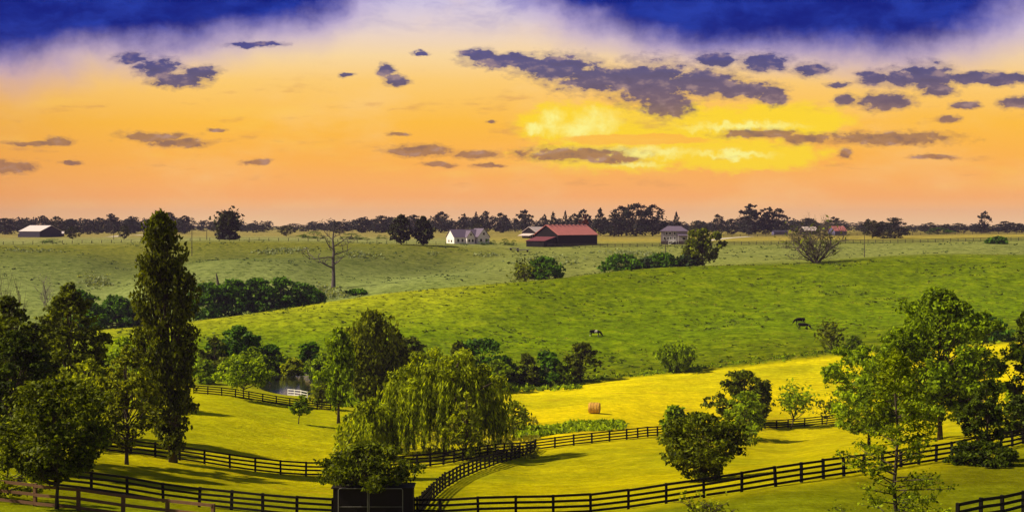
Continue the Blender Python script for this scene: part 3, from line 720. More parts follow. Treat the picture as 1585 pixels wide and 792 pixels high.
T('reddish_shrub', 'brownish sparse shrub by the third fence left of the slender tree', 'shrub', 497, 632, 578, 32, 'branch', L_OLI, 89, D=228, levels=3, n0=5, stems=3, dens=.6)
T('willow_tree', 'large weeping willow with long hanging yellow green branches in the middle', 'tree', 688, 704, 526, 190, 'willow', L_WIL, 90, dens=1.1, leafk=.85)
T('small_willow', 'small weeping willow left of the large one, behind the middle fence', 'tree', 573, 710, 612, 86, 'willow', L_WIL, 91, dens=1.15, leafk=.85)
T('light_tree', 'small light leaved tree standing before the right half of the willow', 'tree', 722, 712, 606, 58, 'oval', L_YEL, 92, cb=.05, ncl=60, rcl=.18, dens=.45, jag=.35)
T('light_shrub', 'yellowish shrub peeping out at the left of the large willow', 'shrub', 612, 0, 580, 40, 'bush', L_YEL, 93, D=205, dens=.7)
T('waterside_shrub', 'pale green soft shrub to the right of the large willow', 'shrub', 796, 0, 618, 44, 'bush', L_YEL, 94, D=212, dens=.5)
# --- right middle
T('dark_bush', 'big dark spreading bush alone behind the near fence, right of the middle', 'bush', 1087, 745, 638, 126, 'vase', L_DARK, 100, ncl=130, rcl=.2, stems=6, dens=.95, jag=.3)
T('round_bush', 'round mid green bush behind the top of the big dark one', 'bush', 1045, 0, 626, 42, 'dome', L_MID, 101, D=196, cb=.02)
T('dark_tree', 'dark leafy tree by the hay field behind the middle fence', 'tree', 1152, 0, 572, 94, 'dome', L_DARK, 102, D=236, cb=.06, ncl=60)
T('light_tree', 'lighter green small tree before the dark one by the hay field', 'tree', 1153, 665, 604, 66, 'dome', L_BRI, 103, D=212, cb=.08, ncl=50, dens=.8)
T('airy_tree', 'airy vase shaped young tree with visible branches on the middle fence line', 'tree', 1223, 664, 588, 54, 'branch', L_BRI, 104, levels=4, n0=7, spread=.42, up=.6, dens=.55, r0=.13)
T('sparse_tree', 'small nearly bare reddish tree between the airy one and the big bright tree', 'tree', 1279, 657, 614, 44, 'branch', L_OLI, 105, levels=3, n0=6, spread=.55, dens=.35, r0=.1)
# --- right cluster
T('bright_tree', 'tallest bright green tree of the right hand group with a lumpy crown', 'tree', 1455, 668, 447, 205, 'oval', L_MID, 110, D=152, cb=.12, ncl=120, rcl=.2, dens=1.15, jag=.28)
T('round_tree', 'rounded yellow green tree at the left of the tallest bright one', 'tree', 1345, 672, 534, 128, 'round', L_BRI, 111, D=165, cb=.12, ncl=64)
T('open_tree', 'open leafy tree at the right side of the tallest bright one', 'tree', 1512, 0, 520, 96, 'oval', L_BRI, 112, D=172, cb=.1, ncl=60, rcl=.16, dens=.4, jag=.35)
T('dark_tree', 'dark small tree with a slim trunk over the near fence at the right', 'tree', 1527, 712, 588, 76, 'oval', L_DEEP, 113, D=110, cb=.22, ncl=50)
T('edge_tree', 'dark tree cut by the right edge, reaching onto the green hill', 'tree', 1592, 0, 470, 84, 'oval', L_DEEP, 114, D=150, cb=.08, ncl=70)
T('edge_bush', 'dark bush at the right edge above the near fence', 'bush', 1590, 690, 608, 84, 'bush', L_DEEP, 115, D=128)
T('low_hedge', 'low dark clipped hedge behind the near fence at the right', 'hedge', 1518, 716, 682, 96, 'bush', L_DEEP, 116, D=107, ncl=70, dens=2.4, limbs=False)
T('young_tree', 'young thin conical tree with bare lower branches, nearest tree at lower right', 'tree', 1388, 0, 538, 222, 'layered', L_YNG, 117, D=66, dens=.2, leafk=.9)
T('shoot_shrub', 'small twiggy shoots at the bottom edge below the dark spreading bush', 'shrub', 1094, 0, 772, 78, 'branch', L_YEL, 118, D=74, levels=3, n0=5, stems=4, dens=.4)
T('gate_bush', 'dark spreading bush growing over the dark shed at the bottom', 'bush', 566, 0, 684, 146, 'dome', L_DARK, 119, D=96.9, cb=.40, ncl=110, rcl=.2, stems=3, jag=.3)
T('gate_shoots', 'yellow green leafy shoots rising above the bush over the shed', 'shrub', 546, 0, 668, 58, 'branch', L_YEL, 120, D=104, levels=3, n0=6, stems=3, dens=.5, up=.8)

# --- beyond the crest
T('pasture_bush', 'dark bush on the crest of the green hill below the barn', 'bush', 845, 434, 395, 52, 'bush', L_HED, 130, D=448, stems=3)
T('twiggy_bush', 'brownish twiggy bush at the left of the dark bush below the barn', 'bush', 812, 434, 402, 40, 'branch', L_OLI, 131, D=446, levels=3, n0=6, stems=4, dens=.6)
mbsh = [(962, 392, 66, L_HED, 470, 'dark green wide bush behind the crest right of the barn'), (1025, 390, 52, L_HED, 476, 'middle bush of the three behind the crest, below the grey house'), (1000, 398, 40, L_SHRUB, 474, 'pale small bush between the wide dark ones behind the crest'),
        (1062, 392, 36, L_SHRUB, 478, 'greyish bush under the olive tree by the grey house')]
for i, (p_, t_, w_, m_, D_, l_) in enumerate(mbsh): T('pasture_bush', l_, 'bush', p_, 0, t_, w_, 'bush', m_, 133+i, D=D_, stems=2)
T('olive_tree', 'olive round crowned tree on the crest at the right of the grey house', 'tree', 1087, 408, 353, 62, 'round', L_OLI, 138, D=479, cb=.06, ncl=60, jag=.3)
T('bare_tree', 'wide many stemmed nearly leafless tree on the crest of the green hill', 'tree', 1263, 403, 325, 92, 'branch', L_OLI, 139, D=482, levels=4, n0=5, stems=9, spread=.5, kids=4, up=.1, fmin=.15, dens=.22, bark=BARKB, r0=.32)
T('small_bush', 'small dark bush in the pale pasture at the far right', 'bush', 1544, 384, 365, 32, 'bush', L_HED, 140, D=585)
def dead_tree():
    D = dist(516, 446, 380); root = empty('dead_tree', W3(516, D), label='tall grey dead tree with crooked bare limbs in the middle pasture', cat='dead tree')
    rnd = random.Random(9); h = (446-343)/F*D; mb = MB()
    tr = [(0, 0, -.3), (.1, 0, h*.2), (-.1, 0, h*.4), (.15, .1, h*.55), (-.2, 0, h*.72), (.1, 0, h*.86), (.0, 0, h)]
    mb.tube(tr, [.8, .55, .48, .42, .3, .18, .05], 8)
    def limb(p, d, L, r, lev):
        pts = [p]; q = p; dd = d
        for i in range(4):
            dd = unit(dd+np.array([rnd.gauss(0, .25), rnd.gauss(0, .2), rnd.gauss(.06, .22)])); q = q+dd*L/4; pts.append(q)
        mb.tube(pts, [max(x, .07) for x in (r, r*.85, r*.65, r*.5, r*.35)], 5, cap=False)
        if lev < 3:
            for i in range(3 if lev else 4):
                j = rnd.randint(1, 4); limb(pts[j], unit(dd*.5+np.array([rnd.gauss(0, .7), rnd.gauss(0, .5), rnd.gauss(.3, .5)])), L*rnd.uniform(.35, .6), r*.5, lev+1)
    for f, sx_, L in ((.3, -1, .26), (.34, 1, .2), (.46, -1, .34), (.5, 1, .27), (.58, -1, .3), (.62, 1, .28), (.72, -1, .2), (.76, 1, .2), (.84, -1, .15), (.88, 1, .14), (.93, -1, .1)):
        limb(np.array([0, 0, h*f]), unit(np.array([sx_, rnd.gauss(0, .5), rnd.uniform(.25, .95)])), L*h*1.12, .34*(1.25-f), 1)
    mb.build('trunk', plain('bark_dead', (.10, .08, .085), .9, .3, 3), root)
dead_tree()
# dead leaning snag
def snag():
    D = 455; loc = W3(338, D); root = empty('dead_snag', loc, label='short broken leaning dead trunk in the left pasture', cat='dead tree')
    mb = MB(); mb.tube([(0, 0, -.2), (-.1, 0, 1.8), (-.4, 0, 3.6), (-.75, 0, 5.3)], [.55, .42, .33, .10], 8); mb.tube([(-.1, 0, 1.2), (.5, 0, 1.9)], [.22, .1], 5)
    mb.build('trunk', BARKB, root)
snag()
T('pair_tree', 'left one of the two dark trees beside the white house', 'tree', 621, 379, 331, 36, 'oval', L_FARO, 150, D=600, cb=.06, group='two trees left of the white house')
T('pair_tree', 'right one of the two dark trees beside the white house', 'tree', 655, 379, 334, 34, 'oval', L_FARO, 151, D=602, cb=.06, group='two trees left of the white house')
T('ivy_tree', 'dark tree with dead twigs at its top, right of the poplar tip', 'tree', 348, 369, 333, 26, 'branch', L_FARO, 152, D=640, levels=3, n0=6, dens=1.6, up=.5, r0=.4)
T('low_bush', 'dark low bush at the foot of the dark tree right of the poplar', 'bush', 351, 370, 357, 32, 'bush', L_FAR, 153, D=638)

# prototypes for the far plateau trees
PROTO = {}
def proto(key, *a, **k):
    mb, q = k.pop('fn')(*a, **k); PROTO[key] = (mb, q)
def farme(key, kind, seed, m, **k):
    mb, q = crown_tree(10, 8, kind, 1700, .60, seed, **k)
    r = place_tree('far_tree', 'x', 'tree', (mb, q), (0, -120, 0), m, BARK); PROTO[key] = r
farme('a', 'oval', 301, L_FAR, cb=.04, ncl=60, rcl=.26); farme('b', 'dome', 302, L_FAR, cb=.02, ncl=60, jag=.22, rcl=.26); farme('c', 'round', 303, L_FARO, cb=.12, ncl=50, jag=.25)
farme('k', 'cone', 304, L_FAR, cb=.08, ncl=60, rcl=.2); farme('r', 'dome', 305, L_RED, cb=.05, ncl=24); farme('s', 'bush', 306, L_HED, cb=.02, ncl=20)
farme('o', 'oval', 307, L_FAR, cb=.25, ncl=26, jag=.4)
far = [ # px, base, top, width, kind, D, label
 (8, 337, 34, 'b', 1000, 'broad dark tree on the skyline at the far left edge'),
 (66, 333, 26, 'a', 960, 'tall skyline tree right behind the white roofed barn'),
 (87, 334, 22, 'c', 960, 'skyline tree just right of the white roofed barn'),
 (110, 338, 24, 'b', 980, 'lower skyline tree two right of the white roofed barn'),
 (135, 339, 24, 'b', 980, 'skyline tree midway between the white roofed barn and the poplar'),
 (172, 330, 26, 'a', 990, 'tallest rounded skyline tree left of the poplar'),
 (152, 336, 18, 'b', 1000, 'small skyline tree left of the tallest rounded one'),
 (202, 338, 26, 'b', 990, 'skyline tree touching the left of the poplar tip'),
 (113, 350, 20, 'c', 700, 'small round tree in the field right of the white roofed barn'),
 (192, 348, 18, 'c', 690, 'small round tree in the field next to the left of the poplar'),
 (286, 333, 26, 'a', 1000, 'skyline tree touching the right of the poplar tip'),
 (262, 328, 26, 'b', 1010, 'skyline tree directly behind the poplar tip'),
 (443, 348, 22, 'c', 780, 'small tree in the field left of the dead tree'),
 (486, 358, 40, 's', 700, 'wide low bush left of the dead tree top'),
 (545, 361, 34, 's', 690, 'wide dark bush right of the dead tree top'),
 (567, 367, 10, 's', 680, 'tiny bush right of the wide dark one'), (587, 363, 9, 's', 720, 'tiny bush left of the pair of trees'), (596, 364, 8, 's', 715, 'tiny bush touching the pair of trees'),
 (525, 342, 26, 'b', 1000, 'skyline tree behind the dead tree top'), (560, 336, 30, 'a', 1020, 'skyline tree halfway between dead tree and tree pair'),
 (590, 333, 30, 'b', 1010, 'skyline tree just left of the tree pair'), (640, 332, 30, 'b', 1050, 'skyline tree behind the gap of the tree pair'),
 (683, 327, 30, 'a', 1040, 'high skyline tree above the left of the white house'), (718, 330, 14, 'o', 1050, 'thin browned skyline tree above the white house'),
 (737, 327, 14, 'k', 1040, 'pointed conifer on the skyline right of the thin browned tree'), (752, 326, 20, 'a', 1040, 'skyline tree right beside the pointed conifer'), (775, 329, 24, 'b', 1040, 'skyline tree halfway from the white house to the small barn'),
 (811, 324, 24, 'o', 1000, 'open crowned skyline tree left of the small barn'), (843, 331, 10, 'a', 1000, 'small skyline tree top behind the small barn'),
 (856, 327, 20, 'k', 900, 'conifer behind the left end of the red roof'), (875, 325, 14, 'k', 900, 'pointed conifer over the middle of the red roof'), (902, 323, 22, 'o', 920, 'open tree behind the right end of the red roof'),
 (889, 330, 18, 'b', 930, 'dark tree behind the red roof between the conifers and the open tree'),
 (904, 333, 15, 'r', 760, 'dark red leaved tree behind the right end of the red roof'),
 (929, 321, 28, 'k', 900, 'broad dark conifer right of the red roofed barn'),
 (962, 318, 38, 'a', 900, 'left tree of the big dark clump right of the barn'), (985, 314, 44, 'b', 890, 'highest tree of the big dark clump right of the barn'), (1010, 316, 40, 'a', 900, 'right tree of the big dark clump right of the barn'),
 (950, 330, 24, 'b', 880, 'low tree in front of the left of the big dark clump'),
 (1047, 327, 17, 'k', 900, 'slim conifer directly behind the grey house'),
 (1080, 342, 26, 'c', 1000, 'low skyline tree above the olive tree'), (1111, 331, 18, 'b', 950, 'isolated round dark skyline tree right of the grey house'),
 (1132, 338, 22, 'b', 980, 'dark skyline tree right of the isolated round one'), (1162, 315, 34, 'o', 960, 'high open crowned skyline tree right of the grey house'), (1160, 325, 34, 'b', 950, 'dense dark tree under the high open crowned one'),
 (1190, 320, 26, 'o', 960, 'open crowned skyline tree with thin top, second from the high one'), (1205, 322, 30, 'b', 960, 'dark skyline tree left of the wide bare tree'), (1185, 330, 26, 'a', 955, 'dense dark tree under the second open crowned one'),
 (1291, 335, 24, 'o', 1000, 'thin browned skyline tree behind the wide bare tree'), (1250, 337, 30, 'b', 1020, 'skyline tree behind the left of the wide bare tree'),
 (1350, 340, 26, 'c', 720, 'left tree of the dark clump right of the distant pole'), (1385, 336, 34, 'b', 715, 'largest tree of the dark clump right of the distant pole'), (1366, 342, 24, 'b', 725, 'middle tree of the dark clump right of the distant pole'),
 (1343, 338, 12, 'o', 900, 'thin tree sticking up at the left of the dark clump'),
 (1440, 344, 22, 'b', 980, 'skyline tree right of the dark clump'), (1467, 346, 14, 'k', 980, 'slim dark skyline tree left of the tall lone one'), (1483, 345, 26, 'b', 990, 'rounded skyline tree left of the tall lone one'),
 (1524, 326, 18, 'o', 950, 'tall lone skyline tree at the far right'), (1522, 346, 30, 'b', 950, 'dense low tree at the foot of the tall lone one'), (1556, 342, 34, 'b', 960, 'broad skyline tree near the right edge'), (1578, 345, 24, 'a', 970, 'skyline tree at the right edge'),
 (764, 371, 10, 's', 640, 'small round garden bush right of the white house'), (782, 369, 15, 's', 636, 'larger garden bush between the white house and the barn'), (755, 370, 12, 's', 634, 'garden bush touching the right wall of the white house'),
 (795, 371, 10, 's', 632, 'garden bush close to the barn lean-to'), (718, 375, 14, 's', 628, 'low garden bush before the white house porch'), (745, 373, 13, 's', 630, 'low garden bush before the right wing of the white house'),
 (670, 372, 20, 's', 700, 'low dark bush left of the white house'),
 (80, 369, 26, 's', 635, 'low wide dark bush by the wire fence on the left'), (68, 371, 10, 's', 636, 'small dark bush by the wire fence on the left'),
 (1452, 352, 40, 's', 900, 'pale low hedge on the plateau at the right'),
 (740, 345, 16, 'c', 940, 'small olive tree before the wood left of the small barn'),
]
for i, (p_, t_, w_, k_, D_, l_) in enumerate(far):
    loc = W3(p_, D_); h = (rowof(p_, D_)-t_)/F*D_; w = w_*1.12/F*D_
    r = dup(PROTO[k_], (loc[0], loc[1], loc[2]-.1), i*1.7, (w/8, w/8, h/10))
    r['label'] = l_; r.name = {'s': 'far_bush', 'k': 'conifer_tree', 'r': 'red_tree'}.get(k_, 'skyline_tree')
    r['category'] = 'bush' if k_ == 's' else 'tree'; r['group'] = 'far bushes' if k_ == 's' else 'trees on the far plateau'
for r in PROTO.values():
    for c in list(r.children): bpy.data.objects.remove(c)
    bpy.data.objects.remove(r)

# the continuous far wood: one mass
def wood():
    rg = np.random.default_rng(5); Q = []
    prof_x = [-300, 0, 60, 120, 180, 260, 330, 400, 450, 520, 600, 680, 740, 800, 900, 1000, 1060, 1100, 1160, 1230, 1320, 1380, 1440, 1500, 1900]
    prof_y = [343, 342, 340, 343, 341, 340, 344, 346, 348, 345, 339, 340, 338, 341, 342, 341, 346, 346, 341, 342, 347, 349, 351, 350, 349]
    bases = [crown_tree(10, 9, k, 420, .95, 400+j, cb=.0, ncl=40, jag=.25)[1] for j, k in enumerate(('oval', 'dome', 'dome', 'round', 'egg'))]
    for i in range(1100):
        p_ = rg.uniform(-350, 1950); D_ = rg.uniform(1050, 1650)
        top = np.interp(p_, prof_x, prof_y)+rg.uniform(-7, 8)*rg.uniform(.3, 1)
        X, Y, Z = W3(p_, D_); h = max(3.5, (rowof(p_, D_)-top)/F*D_)
        w = rg.uniform(5, 13); a_ = rg.uniform(0, 6.28); q = bases[rg.integers(5)]*np.array([w/9, w/9, h/10])
        c_, s_ = math.cos(a_), math.sin(a_)
        q = np.stack([q[..., 0]*c_-q[..., 1]*s_+X, q[..., 0]*s_+q[..., 1]*c_+Y, q[..., 2]+Z], -1); Q.append(q)
    o = quadmesh('distant_wood', np.concatenate(Q), L_FAR)
    tag(o, 'long dark far-off wood closing the plateau along the whole horizon', 'wood', kind='stuff')
wood()

# ------------------------------------------------------------------ ground cover in the rough pasture
def tufts(name, label, cat, P_, size, m, seed, per=5, spread=.5, hk=.7):
    rg = np.random.default_rng(seed); P_ = np.asarray(P_); n = len(P_)
    c = np.repeat(P_, per, 0); s_ = np.repeat(size, per)*rg.uniform(.6, 1.2, n*per)
    c = c + rg.normal(0, 1, (n*per, 3))*np.array([spread, spread, 0])*s_[:, None]
    c[:, 2] += s_*hk*.35*rg.uniform(.5, 1.3, n*per)
    nr = unit(rg.normal(size=c.shape)+np.array([0, -.3, .5]))
    q = leafquads(c, nr, 1.0, rg); q = c[:, None]+(q-c[:, None])*s_[:, None, None]*np.array([1, 1, hk])
    o = quadmesh(name, q, m); tag(o, label, cat, kind='stuff'); return o
def scatter(n, pr, Dr, seed, cond=None):
    rg = np.random.default_rng(seed); px = rg.uniform(*pr, n); D = Dr[0]+(Dr[1]-Dr[0])*rg.uniform(0, 1, n)
    if cond is not None: k = cond(px, D); px, D = px[k], D[k]
    X = (px-CX)/F*D; return np.stack([X, D, H(X, D)], 1)
TUFT = leafmat('tuft_green', (.05, .085, .008), (.12, .16, .01)); TUFTY = leafmat('tuft_dry', (.16, .18, .012), (.30, .28, .02)); WEED = leafmat('weed_pale', (.20, .26, .10), (.40, .44, .22))
def kR(px): return np.interp(px, PXG, DK[11])
rg0 = np.random.default_rng(3)
def clumpy(px, D):
    X = (px-CX)/F*D; return (np.sin(X/7+np.sin(D/11)*2)+np.sin(D/9+X/17)+rg0.normal(0, .8, len(px))) > .7
P1 = scatter(9000, (-100, 1750), (300, 500), 21, lambda p, D: (D > kE(p)+4) & (D < kR(p)+8) & clumpy(p, D))
tufts('pasture_tussocks', 'dark green tussocks scattered over the green hill', 'grass', P1, rg0.uniform(.25, .95, len(P1)), TUFT, 31)
P2 = scatter(5000, (-100, 1750), (300, 500), 22, lambda p, D: (D > kE(p)+2) & (D < kR(p)+8))
tufts('dry_grass', 'pale seeding grass heads over the green hill', 'grass', P2, rg0.uniform(.2, .5, len(P2)), TUFTY, 32)
P3 = scatter(5200, (-100, 1750), (440, 620), 23, lambda p, D: (D > kR(p)+35) & clumpy(p, D))
tufts('far_tussocks', 'tussocks on the hazy middle pasture', 'grass', P3, rg0.uniform(.3, .9, len(P3)), L_SHRUB, 33)
def patch(c, n, sx, sD, seed):
    rg = np.random.default_rng(seed); px = c[0]+rg.normal(0, sx, n); D = dist(c[0], c[1], 380)+rg.normal(0, sD, n)
    X = (px-CX)/F*D; return np.stack([X, D, H(X, D)], 1)
PW = np.concatenate([patch(c, n, sx, sD, i) for i, (c, n, sx, sD) in enumerate([((150, 436), 160, 12, 5), ((28, 388), 60, 16, 4), ((70, 388), 40, 12, 3), ((445, 389), 150, 20, 4), ((420, 391), 60, 10, 3), ((560, 396), 120, 14, 3), ((500, 452), 220, 14, 7), ((670, 393), 30, 5, 2), ((755, 396), 60, 9, 3), ((850, 402), 120, 30, 6), ((985, 392), 160, 26, 7), ((310, 447), 60, 8, 4), ((520, 458), 120, 18, 4)])])
tufts('pale_weeds', 'pale flowering weeds in drifts over the middle pasture', 'weeds', PW, rg0.uniform(.4, 1.1, len(PW)), WEED, 34, hk=1.1)
# reeds along the hay edge and by the pond
P4 = scatter(2600, (780, 1700), (296, 345), 24, lambda p, D: np.abs(D-kE(p)-5) < 5)
tufts('edge_weeds', 'rank weeds along the top edge of the hay field', 'weeds', P4, rg0.uniform(.3, .8, len(P4)), L_MID, 35, hk=1.1)
P5 = scatter(1700, (795, 965), (196, 232), 25, lambda p, D: np.abs(D-(213+(p-880)*.05)) < 8)
tufts('reed_strip', 'strip of tall green weeds in the hay field behind the middle fence', 'weeds', P5, rg0.uniform(.3, .7, len(P5)), L_BRI, 36, hk=1.2)
P6 = scatter(3600, (300, 900), (232, 312), 26, lambda p, D: (D > 292-(p-300)*.0) | ((p > 405) & (p < 640) & (D > 236) & (np.abs(p-448) > 44)))
tufts('valley_undergrowth', 'tangled green undergrowth on the valley bottom behind the third fence', 'undergrowth', P6, rg0.uniform(.5, 1.3, len(P6)), L_MID, 37, hk=1.3)
P7 = scatter(900, (560, 830), (165, 240), 27)
tufts('meadow_weeds', 'tall yellow grass around the foot of the willow', 'grass', P7, rg0.uniform(.3, .7, len(P7)), TUFTY, 38, hk=1.3)

# ------------------------------------------------------------------ fences
BLK = plain('fence_black', (.006, .005, .005), .8, .5, 5, spec=.1); BRN = plain('fence_brown', (.15, .075, .04), .8, .4, 4); GRY = plain('fence_weathered', (.07, .055, .055), .9, .3, 3)
WHT = plain('fence_white', (.75, .73, .72), .7, .1, 3)
def fence(label, pts, m, spacing=2.44, ht=1.35, rails=4, pw=.17, rh=.165, rt=.045, name='board_fence', group='board fences of the paddocks', seed=1, boardtop=True):
    """pts: (px, distance) corners"""
    rnd = random.Random(seed); P_ = [np.array(W3(*p)[:2]) for p in pts]
    # resample at post spacing
    S_ = [0]
    for a_, b_ in zip(P_[:-1], P_[1:]): S_.append(S_[-1]+np.linalg.norm(b_-a_))
    n = max(2, int(round(S_[-1]/spacing))); ss = np.linspace(0, S_[-1], n+1)
    X = np.interp(ss, S_, [p[0] for p in P_]); Y = np.interp(ss, S_, [p[1] for p in P_]); Z = H(X, Y)
    root = empty(name, (X[0], Y[0], Z[0]), label=label, cat='fence', group=group)
    o0 = np.array((X[0], Y[0], Z[0]))
    pm = MB(); pm.box((0, 0, ht/2-.15), (pw, pw, ht+.3)); post = pm.build('post', m, root)
    for i in range(len(X)):
        p = post if i == 0 else post.copy()
        if i: COL.objects.link(p); p.parent = root
        p.location = (X[i]-o0[0], Y[i]-o0[1], Z[i]-o0[2]+rnd.gauss(0, .02)); d = math.atan2(Y[min(i+1, n)]-Y[max(i-1, 0)], X[min(i+1, n)]-X[max(i-1, 0)])
        p.rotation_euler = (rnd.gauss(0, .015), rnd.gauss(0, .02), d)
    hs = [ht*(.14+.80*k/(rails-1)) for k in range(rails)]
    for k, hh in enumerate(hs):
        mb = MB()
        for i in range(len(X)-1):
            d = np.array((X[i+1]-X[i], Y[i+1]-Y[i], 0)); d /= np.linalg.norm(d); nn = np.array((d[1], -d[0], 0))*(pw/2+rt/2+.003)
            e1 = np.array((X[i], Y[i], Z[i]+hh+rnd.gauss(0, .012)))+nn-o0+d*.006; e2 = np.array((X[i+1], Y[i+1], Z[i+1]+hh+rnd.gauss(0, .012)))+nn-o0-d*.006
            mb.beam(e1, e2, rt, rh)
        mb.build('rail', m, root)
    return root
def path(lst, dmin=62): return [(p, dist(p, y, dmin)) for p, y in lst]
fence('near black four rail fence, left part running from the maple to the shed', [(30, 100), (172, 100), (324, 100), (428, 98), (515, 97.5)], BLK, 2.44, 1.4, seed=1)
fence('near black four rail fence, long right part rising behind the young conical tree', [(640, 97), (672, 95.5), (760, 95), (906, 96), (1152, 96), (1216, 97), (1276, 100), (1471, 112), (1600, 126)], BLK, 2.6, 1.4, seed=2)
fence('middle black fence from behind the maple past the poplar to the fence corner', [(165, 138), (302, 137), (451, 137), (500, 138), (592, 146), (694, 156), (763, 168), (828, 180)], BLK, 2.44, 1.4, seed=3)
fence('middle black fence on the right, from the corner along the hay field', [(829, 181), (898, 185), (973, 190), (1060, 205), (1160, 228), (1223, 235), (1300, 236)], BLK, 3.0, 1.4, seed=4)
fence('black fence running away uphill from the shed to the fence corner', [(646, 98.5), (668, 114), (690, 126), (716, 137), (745, 148), (772, 158), (800, 168), (827, 179)], BLK, 2.44, 1.4, seed=5)
fence('third black fence far down by the pond and the round bright tree', [(300, 224), (343, 225), (421, 225), (512, 225)], BLK, 2.2, 1.35, seed=6)
fence('short white board fence beside the pond', [(446, 250), (476, 246)], WHT, 1.9, 1.1, 3, .12, .1, .04, seed=7, name='white_fence')
fence('weathered brown rail fence in the lower left corner', [(-12, 81), (60, 80), (200, 78), (330, 76)], BRN, 2.8, 1.25, 3, seed=8)
fence('short black fence in the lower right corner', [(1482, 72.5), (1585, 79), (1650, 83)], BLK, 2.6, 1.4, 4, seed=9)
fence('far black board fence along the plateau from the barn to the right edge', [(848, 611), (950, 612), (1200, 614), (1400, 614), (1600, 612)], GRY, 3.2, 1.5, 3, .2, .2, .06, seed=10)
fence('far post fence along the plateau on the left, with thin rails', [(-10, 612), (180, 612), (400, 612), (600, 612), (690, 614)], GRY, 4.2, 1.35, 2, .2, .04, .03, seed=11)
fence('farthest dark fence in front of the wood at the right', [(1120, 860), (1260, 850), (1420, 860), (1600, 850)], GRY, 5, 1.5, 3, .25, .2, .06, seed=12)

# utility poles
def pole(px, D, top, label, arm=False):
    X, Y, Z = W3(px, D); h = (rowof(px, D)-top)/F*D; root = empty('utility_pole', (X, Y, Z), label=label, cat='pole', group='utility poles')
    mb = MB(); mb.tube([(0, 0, -.3), (0, 0, h)], [.17, .11], 8); mb.build('shaft', BARKB, root)
    if arm: a_ = MB(); a_.beam((-1, .15, h-.5), (1, .15, h-.5), .1, .12); a_.build('crossarm', BARKB, root)
pole(297, 560, 336, 'tall thin pole just right of the poplar', True)
pole(176, 700, 352, 'thin pole in the left field by the small round tree')
pole(1338, 540, 363, 'dark pole in the pale pasture right of the wide bare tree')
pole(1030, 560, 368, 'dark pole standing in front of the grey house')
pole(320, 640, 352, 'short pole left of the dark ivied tree')

# ------------------------------------------------------------------ buildings
RED = plain('roof_red', (.62, .20, .18), .5, .2, .6); PINK = plain('roof_pink', (.62, .50, .50), .5, .12, .6); SLATE = plain('roof_slate', (.12, .09, .15), .7, .25, 1.5)
BARNW = boards('barn_wall', (.006, .004, .007), .5); WHITEW = boards('white_wall', (.78, .73, .76), .4, var=.06); GREYW = boards('grey_wall', (.26, .22, .26), .4, var=.15)
GLASS = plain('glass_dark', (.02, .02, .03), .15, .2, 1); TRIM = plain('trim_white', (.8, .78, .78), .6, .05, 2); BRICK = plain('dark_brick', (.08, .055, .06), .9, .3, 3)
ROOFR = plain('roof_rust', (.14, .035, .05), .8, .25, 1)
def gable(name, label, cat, px, D, rz, L, Wd, eave, ridge, wall, roof, over=.4, over_e=.35, doors=(), wins=(), cx=0):
    """long axis along local x from 0 to L, depth along local y from 0 to Wd; the corner at the origin"""
    X, Y, Z = W3(px, D); root = empty(name, (X, Y, Z), rz, label=label, cat=cat)
    mb = MB(); zb = -1.2
    mb.slab([(0, 0, zb), (L, 0, zb), (L, 0, eave), (0, 0, eave)], -.15)
    mb.slab([(L, Wd, zb), (0, Wd, zb), (0, Wd, eave), (L, Wd, eave)], -.15)
    for x, o_ in ((0, 1), (L, -1)):
        pts = [(x, 0, zb), (x, 0, eave), (x, Wd/2, ridge), (x, Wd, eave), (x, Wd, zb)]
        if o_ < 0: pts = pts[::-1]
        mb.slab(pts, .15)
    mb.build('wall', wall, root)
    rf = MB(); sl = (ridge-eave)/(Wd/2); th = .14
    rf.slab([(-over, -over_e, eave-sl*over_e+th), (L+over, -over_e, eave-sl*over_e+th), (L+over, Wd/2, ridge+th), (-over, Wd/2, ridge+th)], .12)
    rf.slab([(L+over, Wd+over_e, eave-sl*over_e+th), (-over, Wd+over_e, eave-sl*over_e+th), (-over, Wd/2, ridge+th), (L+over, Wd/2, ridge+th)], .12)
    ro = rf.build('roof', roof, root)
    return root, ro
def window(root, x, y, z, w, h, face='front', frame=TRIM):
    """a framed window standing 3 cm proud of the wall; face: front (-y) or side (-x)"""
    f = MB(); g_ = MB()
    if face == 'front':
        f.box((x, y-.04, z), (w+.24, .08, h+.24)); g_.box((x, y-.09, z), (w, .03, h))
    else:
        f.box((x-.04, y, z), (.08, w+.24, h+.24)); g_.box((x-.09, y, z), (.03, w, h))
    a_ = f.build('window', frame, root); g_.build('pane', GLASS, a_)
# red roofed tobacco barn
barn, broof = gable('red_roofed_barn', 'long black tobacco barn with a red metal roof on the plateau', 'barn', 863.5, 618, R(50), 28.5, 12.8, 5.2, 9.3, BARNW, RED, over=.5, over_e=.6)
for i in range(9):
    v_ = MB(); v_.box((2+i*3.05, 6.4, 9.65), (.9, .7, .5)); v_.build('ridge_vent', BRICK, barn)
for x_ in (5, 14, 23):
    d_ = MB(); d_.box((x_, -.05, 1.9), (2.2, .1, 3.6)); d_.build('door', plain('barn_door', (.03, .02, .025), .8), barn)
lt = MB()       # lean-to on the gable end
lt.slab([(-7.5, 1.5, -1.2), (-7.5, 11.5, -1.2), (-7.5, 11.5, 2.4), (-7.5, 1.5, 2.4)][::-1], -.15)
lt.slab([(-7.5, 1.5, -1.2), (-.02, 1.5, -1.2), (-.02, 1.5, 4.0), (-7.5, 1.5, 2.4)], -.15)
lt.slab([(-7.5, 11.5, -1.2), (-.02, 11.5, -1.2), (-.02, 11.5, 4.0), (-7.5, 11.5, 2.4)][::-1], -.15)
lto = lt.build('lean_to', BARNW, barn)
